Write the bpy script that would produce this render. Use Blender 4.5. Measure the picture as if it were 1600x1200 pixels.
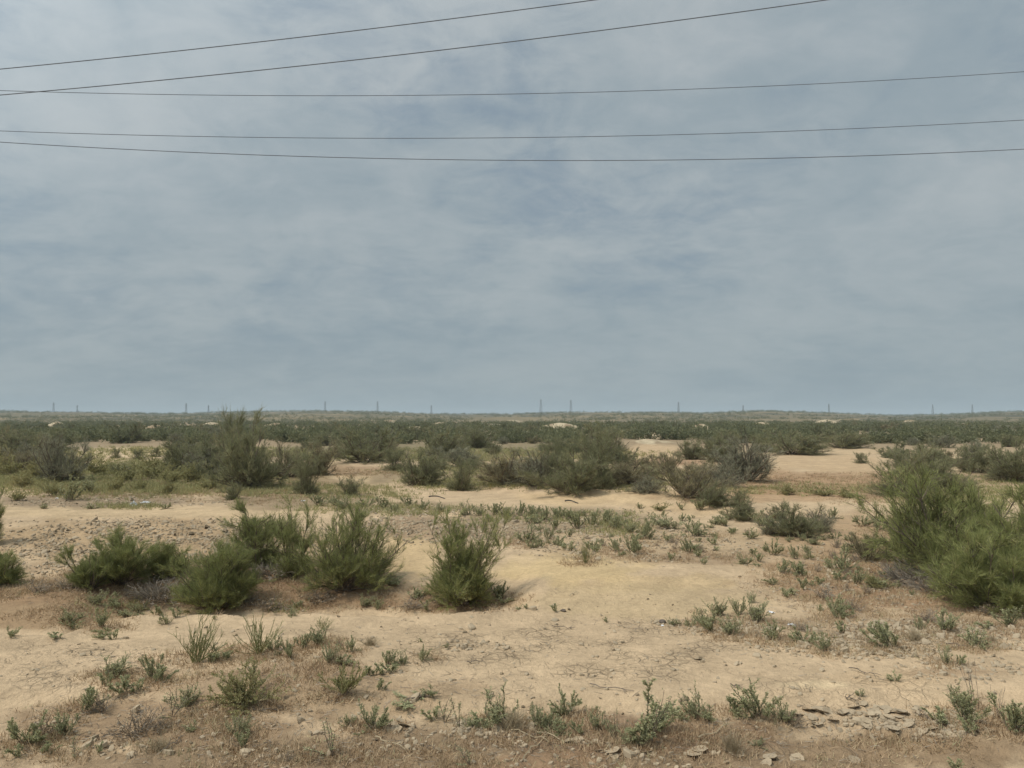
import bpy, math, random
import numpy as np
from math import radians, sin, cos, pi
for o in list(bpy.data.objects): bpy.data.objects.remove(o)
scene = bpy.context.scene
COL = scene.collection

# ------------------------------------------------------------------ camera
F = 1200.0                     # focal length in pixels of a 1600 px wide picture
HORIZ = 652.0                  # picture row of the true horizon
CZ = 3.5                       # eye height in metres
TH = math.atan((HORIZ - 600) / F)
cam = bpy.data.objects.new('camera', bpy.data.cameras.new('camera'))
COL.objects.link(cam)
cam.data.sensor_width = 36; cam.data.lens = 36 * F / 1600
cam.location = (0, 0, CZ); cam.rotation_euler = (pi / 2 + TH, 0, 0)
cam.data.clip_start = 0.1; cam.data.clip_end = 30000
scene.camera = cam
scene.view_settings.view_transform = 'Standard'
scene.view_settings.look = 'None'
scene.view_settings.exposure = -0.12
scene.view_settings.gamma = 1
scene.cycles.filter_width = 1.5
scene.cycles.volume_bounces = 0
scene.cycles.max_bounces = 6
scene.cycles.diffuse_bounces = 3
scene.cycles.transmission_bounces = 3

# ------------------------------------------------------------------ sun and sky
SUN_EL = radians(56)
sx, sy = -0.90, -0.36
SUN_AZ = math.atan2(sx, sy)
sd = (sin(SUN_AZ) * cos(SUN_EL), cos(SUN_AZ) * cos(SUN_EL), sin(SUN_EL))
sl = bpy.data.lights.new('sun', 'SUN'); sl.energy = 2.6; sl.angle = radians(9); sl.color = (1, .94, .84)
sun = bpy.data.objects.new('sun', sl); COL.objects.link(sun)
from mathutils import Vector
sun.rotation_euler = Vector(sd).to_track_quat('Z', 'Y').to_euler()

world = bpy.data.worlds.new('World'); scene.world = world; world.use_nodes = True
nt = world.node_tree; N = nt.nodes; Lk = nt.links
for n in list(N): N.remove(n)
def wn(t, **k):
    n = N.new(t)
    for a, b in k.items(): setattr(n, a, b)
    return n
def wm(op, a, b=None, c=None, clamp=False):
    n = wn('ShaderNodeMath', operation=op, use_clamp=clamp)
    for i, v in enumerate((a, b, c)):
        if v is None: continue
        if isinstance(v, (int, float)): n.inputs[i].default_value = v
        else: Lk.new(v, n.inputs[i])
    return n.outputs[0]
def wmix(f, a, b):
    n = wn('ShaderNodeMix', data_type='RGBA')
    for s, v in ((n.inputs['Factor'], f), (n.inputs[6], a), (n.inputs[7], b)):
        if isinstance(v, (int, float)): s.default_value = v
        elif isinstance(v, tuple): s.default_value = v + (1,)
        else: Lk.new(v, s)
    return n.outputs[2]
def wramp(v, lo, hi):
    n = wn('ShaderNodeMapRange', interpolation_type='SMOOTHSTEP'); Lk.new(v, n.inputs[0])
    n.inputs[1].default_value = lo; n.inputs[2].default_value = hi
    return n.outputs[0]
tc = wn('ShaderNodeTexCoord')
sep = wn('ShaderNodeSeparateXYZ'); Lk.new(tc.outputs['Generated'], sep.inputs[0])
dz = wm('MAXIMUM', sep.outputs[2], 0.0)
den = wm('ADD', dz, 0.30)
cxy = wn('ShaderNodeCombineXYZ')
Lk.new(wm('DIVIDE', sep.outputs[0], den), cxy.inputs[0]); Lk.new(wm('DIVIDE', sep.outputs[1], den), cxy.inputs[1])
def wnoise(scale, detail, rough, dist, loc=(0, 0, 0), sc=(1, 1, 1)):
    mp = wn('ShaderNodeMapping'); mp.inputs['Location'].default_value = loc; mp.inputs['Scale'].default_value = sc
    Lk.new(cxy.outputs[0], mp.inputs[0])
    n = wn('ShaderNodeTexNoise'); Lk.new(mp.outputs[0], n.inputs['Vector'])
    n.inputs['Scale'].default_value = scale; n.inputs['Detail'].default_value = detail
    n.inputs['Roughness'].default_value = rough; n.inputs['Distortion'].default_value = dist
    return n.outputs[0]
big = wnoise(1.5, 5, .55, .5, (3.1, 1.7, 0), (1, .8, 1))
mid = wnoise(3.6, 7, .60, .8, (7.3, 2.2, 0), (1, 1, 1))
fine = wnoise(10.0, 6, .62, .5, (1.3, 9.2, 0), (1, 1.3, 1))
streak = wnoise(1.3, 4, .5, .4, (5.3, .2, 0), (1, 1.7, 1))
def pix_dir(px, py):
    v = Vector(((px - 800) / F, cos(TH) + (py - 600) / F * sin(TH), sin(TH) - (py - 600) / F * cos(TH))); v.normalize(); return v
def gap(px, py, r):             # an opening in the cloud layer, fixed in the sky
    n = wn('ShaderNodeVectorMath', operation='DISTANCE'); Lk.new(tc.outputs['Generated'], n.inputs[0])
    n.inputs[1].default_value = pix_dir(px, py)
    m = wn('ShaderNodeMapRange', interpolation_type='SMOOTHSTEP'); Lk.new(n.outputs['Value'], m.inputs[0])
    m.inputs[1].default_value = r; m.inputs[2].default_value = 0; m.inputs[3].default_value = 0; m.inputs[4].default_value = 1
    return m.outputs[0]
dens = wm('ADD', wm('MULTIPLY', big, .55), wm('ADD', wm('MULTIPLY', mid, .45), wm('MULTIPLY', fine, .3)))
dens = wm('ADD', dens, wm('MULTIPLY', streak, .15))
for px, py, r, s in ((900, 150, .22, .03), (660, 120, .18, .03), (330, 130, .14, .09), (70, 55, .09, .08), (590, 165, .10, .10), (470, 95, .10, .05), (1010, 330, .2, .05), (1290, 175, .13, .06),
                     (1570, 110, .12, .03), (100, 440, .22, .07), (420, 460, .2, .07), (1150, 330, .12, .05)):
    dens = wm('SUBTRACT', dens, wm('MULTIPLY', gap(px, py, r), s))
for px, py, r, s in ((1180, 80, .30, .20), (980, 150, .16, .08), (815, 60, .10, .05), (190, 50, .2, .12), (380, 230, .25, .17), (640, 280, .25, .10), (1500, 420, .35, .1), (1530, 40, .22, .14), (1480, 240, .2, .06), (900, 420, .3, .06), (250, 350, .25, .06)):
    dens = wm('ADD', dens, wm('MULTIPLY', gap(px, py, r), s))
cover = wramp(dens, .46, .82)
skyt = wn('ShaderNodeTexSky', sky_type='NISHITA'); skyt.sun_disc = False
skyt.sun_elevation = SUN_EL; skyt.sun_rotation = SUN_AZ; skyt.dust_density = 2.0; skyt.air_density = 1.0; skyt.ozone_density = 1.5
hs = wn('ShaderNodeHueSaturation'); Lk.new(skyt.outputs[0], hs.inputs['Color']); hs.inputs['Saturation'].default_value = .80; hs.inputs['Value'].default_value = .62
blue = wmix(.55, hs.outputs[0], (2.45, 3.5, 4.9))
cloudc = wmix(wramp(wm('ADD', wm('MULTIPLY', mid, .3), wm('ADD', wm('MULTIPLY', big, .2), wm('ADD', wm('MULTIPLY', streak, .3), wm('MULTIPLY', fine, .2)))), .38, .64), (3.45, 4.15, 4.55), (5.3, 5.7, 5.85))
mixed = wmix(wm('MULTIPLY', cover, .88), blue, cloudc)
hz = wm('POWER', wm('SUBTRACT', 1.0, dz, clamp=True), 4.0)
hcol = wmix(wramp(streak, .3, .7), (2.95, 3.65, 3.95), (3.25, 3.9, 4.1))
mixed = wmix(wm('MULTIPLY', hz, .86, clamp=True), mixed, hcol)
# thin cloud round the veiled sun, unseen behind the camera, brightened to add ambient fill
vd = wn('ShaderNodeVectorMath', operation='DOT_PRODUCT'); Lk.new(tc.outputs['Generated'], vd.inputs[0]); vd.inputs[1].default_value = sd
glow = wm('MULTIPLY', wm('POWER', wm('MAXIMUM', vd.outputs['Value'], 0.0), 3.0), 3.2)
gs = wn('ShaderNodeVectorMath', operation='SCALE'); Lk.new(mixed, gs.inputs[0]); Lk.new(wm('ADD', glow, 1.0), gs.inputs['Scale']); mixed = gs.outputs[0]
bg = wn('ShaderNodeBackground'); bg.inputs['Strength'].default_value = .10
Lk.new(mixed, bg.inputs['Color'])
out = wn('ShaderNodeOutputWorld'); Lk.new(bg.outputs[0], out.inputs['Surface'])

# ------------------------------------------------------------------ numpy helpers
def _hash(ix, iy, seed):
    h = (ix.astype(np.int64) * 374761393 + iy.astype(np.int64) * 668265263 + seed * 1442695041) & 0xFFFFFFFF
    h = ((h ^ (h >> 13)) * 1274126177) & 0xFFFFFFFF
    h = (h ^ (h >> 16)) & 0xFFFFFFFF
    return h / 4294967295.0
def vnoise(x, y, seed=0):
    ix = np.floor(x); iy = np.floor(y); fx = x - ix; fy = y - iy
    fx = fx * fx * (3 - 2 * fx); fy = fy * fy * (3 - 2 * fy)
    a = _hash(ix, iy, seed); b = _hash(ix + 1, iy, seed); c = _hash(ix, iy + 1, seed); d = _hash(ix + 1, iy + 1, seed)
    return (a + (b - a) * fx) * (1 - fy) + (c + (d - c) * fx) * fy
def fbm(x, y, octv=4, seed=0, rough=.5):
    s = 0; a = 1; t = 0
    for i in range(octv):
        s = s + a * vnoise(x + 17.3 * i, y - 9.1 * i, seed + i); t += a; a *= rough; x = x * 2.03; y = y * 2.03
    return s / t                       # 0..1
def sstep(a, b, x):
    t = np.clip((x - a) / (b - a), 0, 1); return t * t * (3 - 2 * t)
def proj(x, y, z):
    x = np.asarray(x, float); y = np.asarray(y, float); z = np.asarray(z, float) - CZ
    dep = np.maximum(y * cos(TH) + z * sin(TH), .5); up = -y * sin(TH) + z * cos(TH)
    return 800 + F * x / dep, 600 - F * up / dep
SKY_X = [-900, 0, 150, 250, 400, 500, 600, 700, 800, 900, 1000, 1100, 1200, 1300, 1400, 1500, 1600, 2500]
SKY_Y = [645, 643.5, 645, 647.5, 644, 643, 645, 648, 648, 645, 645.5, 646, 643, 646.5, 650, 648, 643, 645]
HUMPS = [(245, 676, 26), (432, 668, 20), (765, 668, 34), (800, 662, 26), (875, 672, 40), (930, 668, 28), (1015, 682, 30), (1060, 681, 30), (1010, 692, 40),
         (1290, 664, 24), (1480, 664, 26), (1330, 660, 26), (650, 672, 26), (560, 668, 20), (90, 668, 18), (1545, 666, 20), (1095, 676, 22), (690, 665, 24),
         (1190, 668, 22), (1420, 664, 20), (330, 666, 20), (610, 662, 20), (490, 672, 18), (590, 683, 20)]
def hump_xy(px, py):
    D = CZ * F / (py - HORIZ) ; return (px - 800) / F * D, D
HUMPW = [(*hump_xy(px, py), w) for px, py, w in HUMPS]
def H(x, y):
    x = np.asarray(x, float); y = np.asarray(y, float)
    yy = np.maximum(y, 4.0)
    u = 800 + F * x / yy; v = HORIZ + CZ * F / yy           # flat-ground picture position, used to place landforms
    h = (fbm(x / 5, y / 5, 4, 11) - .5) * .22 + (fbm(x / .9, y / .9, 3, 23) - .5) * .06
    far = sstep(40, 140, y)
    h = h + far * (fbm(x / 45, y / 45, 4, 37) - .5) * 1.2
    h = h + sstep(300, 900, y) * (fbm(x / 160, y / 160, 4, 41) - .5) * 4.0
    for hx, hy, w in HUMPW:                                  # sandy hummocks among the far scrub
        r = w * hy / F * 1.0
        q = ((x - hx) / r) ** 2 + ((y - hy) / (r * 1.1)) ** 2
        if q.min() > 9: continue
        q = q * (.55 + 1.3 * fbm(x / (r * .45) + hx, y / (r * .45), 3, 43))
        h = h + ((.3 if hy < 175 else 1.4 if hash(round(hx)) % 2 else .6) + hy / 320) * np.exp(-q * 1.2)
    # distant low hills
    prof = np.interp(u, SKY_X, SKY_Y)
    hh = CZ + (652 - prof) * 1500 / F
    ridge = sstep(420, 1500, y) ** .8 * (1 - .5 * sstep(1600, 5000, y))
    h = h * (1 - sstep(900, 1500, y) * .8) + ridge * hh + sstep(1200, 1500, y) * (fbm(x / 60, y / 60, 3, 5) - .5) * 1.2
    # hollow with shrubs behind the lip that crosses the left half
    wob = (fbm(u / 60, u * 0 + 3, 3, 71) - .5) * 9
    lip = np.interp(u, [-200, 0, 110, 165, 240, 400, 500, 620, 800, 850], [999, 1000, 997, 968, 956, 962, 957, 964, 953, 950]) + wob
    band = 1.5 * sstep(0, 5, lip - v) * sstep(70, 25, lip - v) * sstep(850, 780, u)
    h = h - .26 * band
    h = h + .05 * sstep(-18, -1, lip - v) * sstep(2, 0, lip - v) * sstep(850, 780, u)
    # terrace of crusted mud behind it
    cr = np.interp(u, [-300, 0, 200, 400, 600, 700, 780], [812, 812, 818, 812, 812, 820, 830]) + wob
    ter = sstep(875, 835, v) * sstep(cr - 5, cr, v)
    h = h + .34 * ter * sstep(800, 640, u)
    # yellow sand swell in the middle and a pale shelf on the right
    h = h + .22 * np.exp(-(((u - 960) / 190) ** 2 + ((v - 905) / 36) ** 2))
    h = h + .22 * sstep(1105, 1085, v + wob) * sstep(960, 1040, v) * .5
    h = h + .30 * sstep(790, 778, v + (u - 950) * -.09) * sstep(745, 760, v + (u - 950) * -.09) * sstep(720, 820, u) * sstep(1230, 1100, u)
    # broken shelf at the near right
    sh = np.interp(u, [1150, 1250, 1440, 1600, 1700], [1110, 1112, 1142, 1160, 1165]) + wob
    h = h - .07 * sstep(0, 5, v - sh) * sstep(1170, 1240, u) * sstep(90, 40, v - sh)
    # crust roughness
    rough = .25 + 1.2 * np.exp(-(((u - 230) / 330) ** 2 + ((v - 850) / 32) ** 2)) + .9 * np.exp(-(((u - 690) / 160) ** 2 + ((v - 825) / 24) ** 2)) \
        + .8 * np.exp(-(((u - 900) / 200) ** 2 + ((v - 815) / 25) ** 2)) + .7 * sstep(1090, 1150, v) + .9 * np.exp(-(((u - 1420) / 260) ** 2 + ((v - 1000) / 35) ** 2)) \
        + .5 * sstep(1050, 1250, u) * sstep(960, 900, v)
    near = sstep(70, 25, y)
    c = np.abs(fbm(x / .28, y / .28, 2, 53) - .5) * 2
    h = h + near * rough * ((fbm(x / .16, y / .16, 3, 61, .6) - .5) * .07 + (c - .3) * .035)
    return h
def at(px, py):
    """point of the ground seen at a picture position of the photograph"""
    d = np.array([(px - 800) / F, cos(TH) + (py - 600) / F * sin(TH), sin(TH) - (py - 600) / F * cos(TH)])
    ts = np.geomspace(5, 3000, 1500)
    z = CZ + d[2] * ts; g = H(d[0] * ts, d[1] * ts)
    b = np.nonzero(z < g)[0]
    if len(b) == 0: i = len(ts) - 1
    else: i = b[0]
    a0, a1 = ts[max(i - 1, 0)], ts[i]
    tt = np.linspace(a0, a1, 20); zz = CZ + d[2] * tt - H(d[0] * tt, d[1] * tt)
    j = np.argmax(zz < 0) if (zz < 0).any() else 19
    t = tt[j]
    x, y = d[0] * t, d[1] * t
    return float(x), float(y), float(H(np.array([x]), np.array([y]))[0])

def lin(r, g, b):
    return tuple(((c / 255 + .055) / 1.055) ** 2.4 if c > 10 else c / 3294 for c in (r, g, b))

# ------------------------------------------------------------------ mesh helpers
def build(name, chunks, mats, parent=None, smooth=False, link=True):
    """chunks: (verts (n,3), faces (m,k), tint (n,) or None, material index)"""
    V = []; LI = []; LS = []; LT = []; T = []; MI = []; off = 0; lo = 0
    for ch in chunks:
        v, f = ch[0], np.asarray(ch[1], dtype=np.int64)
        if len(v) == 0 or len(f) == 0: continue
        t = ch[2] if len(ch) > 2 and ch[2] is not None else np.full(len(v), .5)
        mi = ch[3] if len(ch) > 3 else 0
        V.append(v); T.append(t); k = f.shape[1]
        LI.append((f + off).ravel()); LS.append(lo + np.arange(len(f)) * k); LT.append(np.full(len(f), k)); MI.append(np.full(len(f), mi))
        off += len(v); lo += f.size
    V = np.concatenate(V); LI = np.concatenate(LI); LS = np.concatenate(LS); LT = np.concatenate(LT); T = np.concatenate(T); MI = np.concatenate(MI)
    me = bpy.data.meshes.new(name)
    me.vertices.add(len(V)); me.vertices.foreach_set('co', V.astype(np.float32).ravel())
    me.loops.add(len(LI)); me.loops.foreach_set('vertex_index', LI.astype(np.int32))
    me.polygons.add(len(LS)); me.polygons.foreach_set('loop_start', LS.astype(np.int32)); me.polygons.foreach_set('loop_total', LT.astype(np.int32))
    me.polygons.foreach_set('material_index', MI.astype(np.int32))
    me.polygons.foreach_set('use_smooth', np.full(len(LS), smooth))
    a = me.attributes.new('tint', 'FLOAT', 'POINT'); a.data.foreach_set('value', T.astype(np.float32))
    for m in (mats if isinstance(mats, (list, tuple)) else [mats]): me.materials.append(m)
    me.update(calc_edges=True)
    o = bpy.data.objects.new(name, me)
    if link: COL.objects.link(o)
    if parent is not None: o.parent = parent
    return o
def tag(o, label=None, cat=None, group=None, kind=None):
    if label: o['label'] = label
    if cat: o['category'] = cat
    if group: o['group'] = group
    if kind: o['kind'] = kind
    return o
def thing(name):
    o = bpy.data.objects.new(name, None); COL.objects.link(o); o.empty_display_size = .1; return o
def dup(root):
    r = root.copy(); COL.objects.link(r)
    for ch in root.children:
        c = ch.copy(); COL.objects.link(c); c.parent = r
    return r
def nrm(a): return a / np.maximum(np.linalg.norm(a, axis=-1, keepdims=True), 1e-9)
def blades(P, D, L, W, rng, tint, kind='tri'):
    n = len(P); L = np.broadcast_to(L, n)[:, None]; W = np.broadcast_to(W, n)[:, None]
    s = nrm(np.cross(D, rng.normal(size=(n, 3)))) * W * .5
    tint = np.broadcast_to(tint, n)
    if kind == 'tri':
        V = np.stack([P - s, P + s, P + D * L], 1).reshape(-1, 3)
        return V, np.arange(3 * n).reshape(n, 3), np.repeat(tint, 3)
    V = np.stack([P, P + D * L * .45 - s, P + D * L, P + D * L * .45 + s], 1).reshape(-1, 3)
    return V, np.arange(4 * n).reshape(n, 4), np.repeat(tint, 4)
def sticks(A, B, ra, rb, tint=None):
    n = len(A); d = nrm(B - A); ref = np.where(np.abs(d[:, 2:3]) > .9, np.array([[1., 0, 0]]), np.array([[0, 0, 1.]]))
    u = nrm(np.cross(d, ref)); w = np.cross(d, u)
    ra = np.broadcast_to(ra, n)[:, None]; rb = np.broadcast_to(rb, n)[:, None]
    P = []
    for base, r in ((A, ra), (B, rb)):
        for k in range(3):
            a = k * 2 * pi / 3; P.append(base + (u * cos(a) + w * sin(a)) * r)
    V = np.stack(P, 1).reshape(-1, 3); b = (np.arange(n) * 6)[:, None]
    Fc = np.concatenate([b + np.array([[k, (k + 1) % 3, (k + 1) % 3 + 3, k + 3]]) for k in range(3)])
    t = np.full(n, .5) if tint is None else np.broadcast_to(tint, n)
    return V, Fc, np.repeat(t, 6)
def curves_to_sticks(C, r0, r1, tint=None):
    n, K, _ = C.shape; r0 = np.broadcast_to(r0, n); r1 = np.broadcast_to(r1, n)
    out = []
    for k in range(K - 1):
        a = k / (K - 1); b = (k + 1) / (K - 1)
        out.append(sticks(C[:, k], C[:, k + 1], r0 + (r1 - r0) * a, r0 + (r1 - r0) * b, tint))
    return out
def make_curves(P, D, L, K, rng, up=.25, wig=.12):
    n = len(P); L = np.broadcast_to(L, n)[:, None]; C = [P]; d = nrm(D)
    for k in range(K - 1):
        C.append(C[-1] + d * L / (K - 1))
        d = nrm(d + np.array([[0, 0, up]]) + rng.normal(size=(n, 3)) * wig)
    return np.stack(C, 1)
def spawn(C, m, tmin, tmax, L, K, rng, spread=.7, up=.3, wig=.12, taper=.4, bendup=.2):
    n, KK, _ = C.shape; idx = rng.integers(0, n, m); t = tmin + (tmax - tmin) * rng.random(m); f = t * (KK - 1)
    k = np.minimum(f.astype(int), KK - 2); fr = (f - k)[:, None]
    P = C[idx, k] * (1 - fr) + C[idx, k + 1] * fr; d = nrm(C[idx, k + 1] - C[idx, k])
    r = nrm(rng.normal(size=(m, 3)))
    D = nrm(d + r * spread + np.array([[0, 0, up]]))
    LL = L * (1 - taper * t) * rng.uniform(.6, 1.25, m)
    return make_curves(P, D, LL, K, rng, bendup, wig), idx
def fit(Cs, w, h):
    """scale branch curves so the crown is w wide and h tall"""
    A = np.concatenate([c.reshape(-1, 3) for c in Cs])
    rx = np.percentile(np.abs(A[:, 0]), 98); ry = np.percentile(np.abs(A[:, 1]), 98); z = np.percentile(A[:, 2], 99)
    s = np.array([w * .5 / rx, w * .5 / ry, h / z])
    return [c * s for c in Cs]

# ------------------------------------------------------------------ materials
def mat_new(name):
    m = bpy.data.materials.new(name); m.use_nodes = True; t = m.node_tree
    for n in list(t.nodes): t.nodes.remove(n)
    o = t.nodes.new('ShaderNodeOutputMaterial'); b = t.nodes.new('ShaderNodeBsdfPrincipled'); t.links.new(b.outputs[0], o.inputs[0])
    b.inputs['Roughness'].default_value = .85; b.inputs['Specular IOR Level'].default_value = .2
    return m, t, b, o
def plant_mat(name, stops, trans=.25, hue=.0, rough=.7, nscale=3.0):
    m, t, b, o = mat_new(name)
    at_ = t.nodes.new('ShaderNodeAttribute'); at_.attribute_name = 'tint'
    info = t.nodes.new('ShaderNodeObjectInfo')
    no = t.nodes.new('ShaderNodeTexNoise'); no.inputs['Scale'].default_value = nscale; no.inputs['Detail'].default_value = 2
    tco = t.nodes.new('ShaderNodeTexCoord'); t.links.new(tco.outputs['Object'], no.inputs['Vector'])
    ad = t.nodes.new('ShaderNodeMath'); ad.operation = 'MULTIPLY_ADD'; ad.inputs[1].default_value = .55
    t.links.new(no.outputs[0], ad.inputs[0]); t.links.new(at_.outputs['Fac'], ad.inputs[2])
    a2 = t.nodes.new('ShaderNodeMath'); a2.operation = 'MULTIPLY_ADD'; a2.inputs[1].default_value = .16; t.links.new(info.outputs['Random'], a2.inputs[0]); t.links.new(ad.outputs[0], a2.inputs[2])
    a3 = t.nodes.new('ShaderNodeMath'); a3.operation = 'SUBTRACT'; a3.inputs[1].default_value = .35; t.links.new(a2.outputs[0], a3.inputs[0])
    r = t.nodes.new('ShaderNodeValToRGB'); t.links.new(a3.outputs[0], r.inputs[0])
    while len(r.color_ramp.elements) < len(stops): r.color_ramp.elements.new(.5)
    for e, (p, c) in zip(r.color_ramp.elements, stops): e.position = p; e.color = c + (1,)
    t.links.new(r.outputs[0], b.inputs['Base Color']); b.inputs['Roughness'].default_value = rough; b.inputs['Specular IOR Level'].default_value = .08
    if trans > 0:
        tr = t.nodes.new('ShaderNodeBsdfTranslucent'); t.links.new(r.outputs[0], tr.inputs[0])
        mx = t.nodes.new('ShaderNodeMixShader'); mx.inputs[0].default_value = trans
        t.links.new(b.outputs[0], mx.inputs[1]); t.links.new(tr.outputs[0], mx.inputs[2]); t.links.new(mx.outputs[0], o.inputs[0])
    return m
M_broom = plant_mat('broom_foliage', [(0, (0.166, 0.180, 0.066)), (.45, (0.269, 0.285, 0.107)), (.8, (0.384, 0.372, 0.153)), (1, (0.435, 0.338, 0.173))], trans=.4)
M_tam = plant_mat('scrub_foliage', [(0, (0.162, 0.170, 0.087)), (.45, (0.253, 0.253, 0.130)), (.8, (0.349, 0.323, 0.173)), (1, (0.421, 0.323, 0.193))], trans=.4)
M_far = plant_mat('far_scrub_foliage', [(0, (0.120, 0.129, 0.068)), (.45, (0.187, 0.192, 0.101)), (.8, (0.258, 0.245, 0.135)), (1, (0.312, 0.245, 0.151))], trans=.4)
M_grey = plant_mat('grey_scrub_foliage', [(0, (0.216, 0.215, 0.138)), (.45, (0.292, 0.284, 0.185)), (.8, (0.356, 0.326, 0.218)), (1, (0.389, 0.315, 0.209))], trans=.35)
M_brownish = plant_mat('brownish_scrub_foliage', [(0, (0.215, 0.194, 0.104)), (.45, (0.292, 0.259, 0.142)), (.8, (0.363, 0.297, 0.166)), (1, (0.396, 0.302, 0.176))], trans=.35)
M_salt = plant_mat('saltbush_leaves', [(0, (0.265, 0.272, 0.140)), (.45, (0.366, 0.364, 0.197)), (.8, (0.468, 0.439, 0.249)), (1, (0.531, 0.393, 0.208))], trans=.3)
M_wiry = plant_mat('wiry_stems', [(0, (0.168, 0.167, 0.071)), (.5, (0.240, 0.236, 0.104)), (1, (0.324, 0.287, 0.133))], trans=.05)
M_olive = plant_mat('olive_herb_leaves', [(0, (0.253, 0.244, 0.108)), (.5, (0.356, 0.332, 0.154)), (1, (0.437, 0.352, 0.178))], trans=.3)
M_dryherb = plant_mat('dry_herb', [(0, (0.256, 0.170, 0.101)), (.4, (0.371, 0.259, 0.153)), (.75, (0.488, 0.364, 0.226)), (1, (0.384, 0.341, 0.191))], trans=.15, nscale=.4)
M_wood = plant_mat('shrub_wood', [(0, (.08, .06, .042)), (.5, (.14, .11, .08)), (1, (.22, .18, .135))], trans=0)
M_dead = plant_mat('dead_wood', [(0, (.14, .115, .088)), (.5, (.23, .195, .15)), (1, (.34, .29, .225))], trans=0)
M_straw = plant_mat('straw', [(0, (.24, .19, .11)), (.5, (.34, .27, .17)), (1, (.42, .34, .22))], trans=.1)

def mud_mat(name, c1, c2, scale=14):
    m, t, b, o = mat_new(name)
    no = t.nodes.new('ShaderNodeTexNoise'); no.inputs['Scale'].default_value = scale; no.inputs['Detail'].default_value = 5
    tco = t.nodes.new('ShaderNodeTexCoord'); t.links.new(tco.outputs['Object'], no.inputs['Vector'])
    r = t.nodes.new('ShaderNodeValToRGB'); r.color_ramp.elements[0].position = .3; r.color_ramp.elements[1].position = .7
    r.color_ramp.elements[0].color = c1 + (1,); r.color_ramp.elements[1].color = c2 + (1,)
    t.links.new(no.outputs[0], r.inputs[0]); t.links.new(r.outputs[0], b.inputs['Base Color'])
    bp = t.nodes.new('ShaderNodeBump'); bp.inputs['Strength'].default_value = .5; bp.inputs['Distance'].default_value = .01
    t.links.new(no.outputs[0], bp.inputs['Height']); t.links.new(bp.outputs[0], b.inputs['Normal']); b.inputs['Roughness'].default_value = .95
    return m
M_mud = mud_mat('dried_mud', (.30, .232, .152), (.41, .32, .21))
M_clod = mud_mat('mud_clods', (.29, .228, .152), (.41, .322, .212), 4)
M_stone = mud_mat('dark_stone', (.09, .07, .055), (.16, .13, .10))
M_plastic = mud_mat('white_plastic', (.55, .54, .52), (.72, .71, .69))
M_black = mud_mat('black_rubber', (.02, .02, .02), (.05, .045, .04))
M_steel = mud_mat('galvanised_steel', (.10, .11, .12), (.16, .17, .18), 1)
M_cable = mud_mat('aluminium_cable', (.13, .14, .155), (.17, .18, .195), .5)

# ground: colour comes from the soil map in the mesh, grain, cracks and pebbles from noise
m, t, b, o = mat_new('desert_soil'); M_soil = m
ca = t.nodes.new('ShaderNodeAttribute'); ca.attribute_name = 'soil'
ka = t.nodes.new('ShaderNodeAttribute'); ka.attribute_name = 'crack'
geo = t.nodes.new('ShaderNodeNewGeometry')
def gn(scale, detail, rough=.55, sc=(1, 1, 1)):
    mp = t.nodes.new('ShaderNodeMapping'); t.links.new(geo.outputs['Position'], mp.inputs[0]); mp.inputs['Scale'].default_value = sc
    n = t.nodes.new('ShaderNodeTexNoise'); t.links.new(mp.outputs[0], n.inputs[0])
    n.inputs['Scale'].default_value = scale; n.inputs['Detail'].default_value = detail; n.inputs['Roughness'].default_value = rough; return n
def gm(op, a, b_, c=None, clamp=False):
    n = t.nodes.new('ShaderNodeMath'); n.operation = op; n.use_clamp = clamp
    for i, v in enumerate((a, b_, c)):
        if v is None: continue
        if isinstance(v, (int, float)): n.inputs[i].default_value = v
        else: t.links.new(v, n.inputs[i])
    return n.outputs[0]
def gmap(v, a, b_, c=0., d=1.):
    n = t.nodes.new('ShaderNodeMapRange'); t.links.new(v, n.inputs[0])
    for i, q in enumerate((a, b_, c, d)): n.inputs[i + 1].default_value = q
    return n.outputs[0]
n1 = gn(1.3, 6, .6); n2 = gn(9, 6, .65); n3 = gn(60, 4, .6); n4 = gn(.25, 4)
val = gm('MULTIPLY', gmap(n1.outputs[0], .25, .75, .80, 1.17), gmap(n2.outputs[0], .25, .75, .84, 1.14))
val = gm('MULTIPLY', val, gmap(n3.outputs[0], .25, .75, .86, 1.12))
val = gm('MULTIPLY', val, gmap(n4.outputs[0], .3, .7, .93, 1.06))
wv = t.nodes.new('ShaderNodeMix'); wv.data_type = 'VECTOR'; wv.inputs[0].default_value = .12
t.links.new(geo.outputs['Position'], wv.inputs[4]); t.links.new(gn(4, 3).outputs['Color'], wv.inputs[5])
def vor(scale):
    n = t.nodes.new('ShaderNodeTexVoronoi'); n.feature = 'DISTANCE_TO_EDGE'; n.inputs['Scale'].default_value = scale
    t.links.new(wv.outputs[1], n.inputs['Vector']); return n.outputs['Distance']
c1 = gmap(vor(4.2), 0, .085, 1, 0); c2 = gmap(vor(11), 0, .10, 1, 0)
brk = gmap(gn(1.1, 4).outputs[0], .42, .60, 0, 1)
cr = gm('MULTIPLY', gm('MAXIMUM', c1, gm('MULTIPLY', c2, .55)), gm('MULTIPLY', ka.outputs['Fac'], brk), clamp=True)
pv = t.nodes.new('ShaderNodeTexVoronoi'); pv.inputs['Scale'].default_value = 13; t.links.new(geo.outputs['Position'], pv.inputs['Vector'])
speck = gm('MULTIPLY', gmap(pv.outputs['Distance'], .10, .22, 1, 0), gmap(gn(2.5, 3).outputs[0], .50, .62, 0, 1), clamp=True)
dark = gm('SUBTRACT', 1.0, gm('ADD', gm('MULTIPLY', cr, .42), gm('MULTIPLY', speck, .30)))  # gap shade and moist soil painted into the crack colour, plus darker specks
val = gm('MULTIPLY', val, dark)
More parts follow.
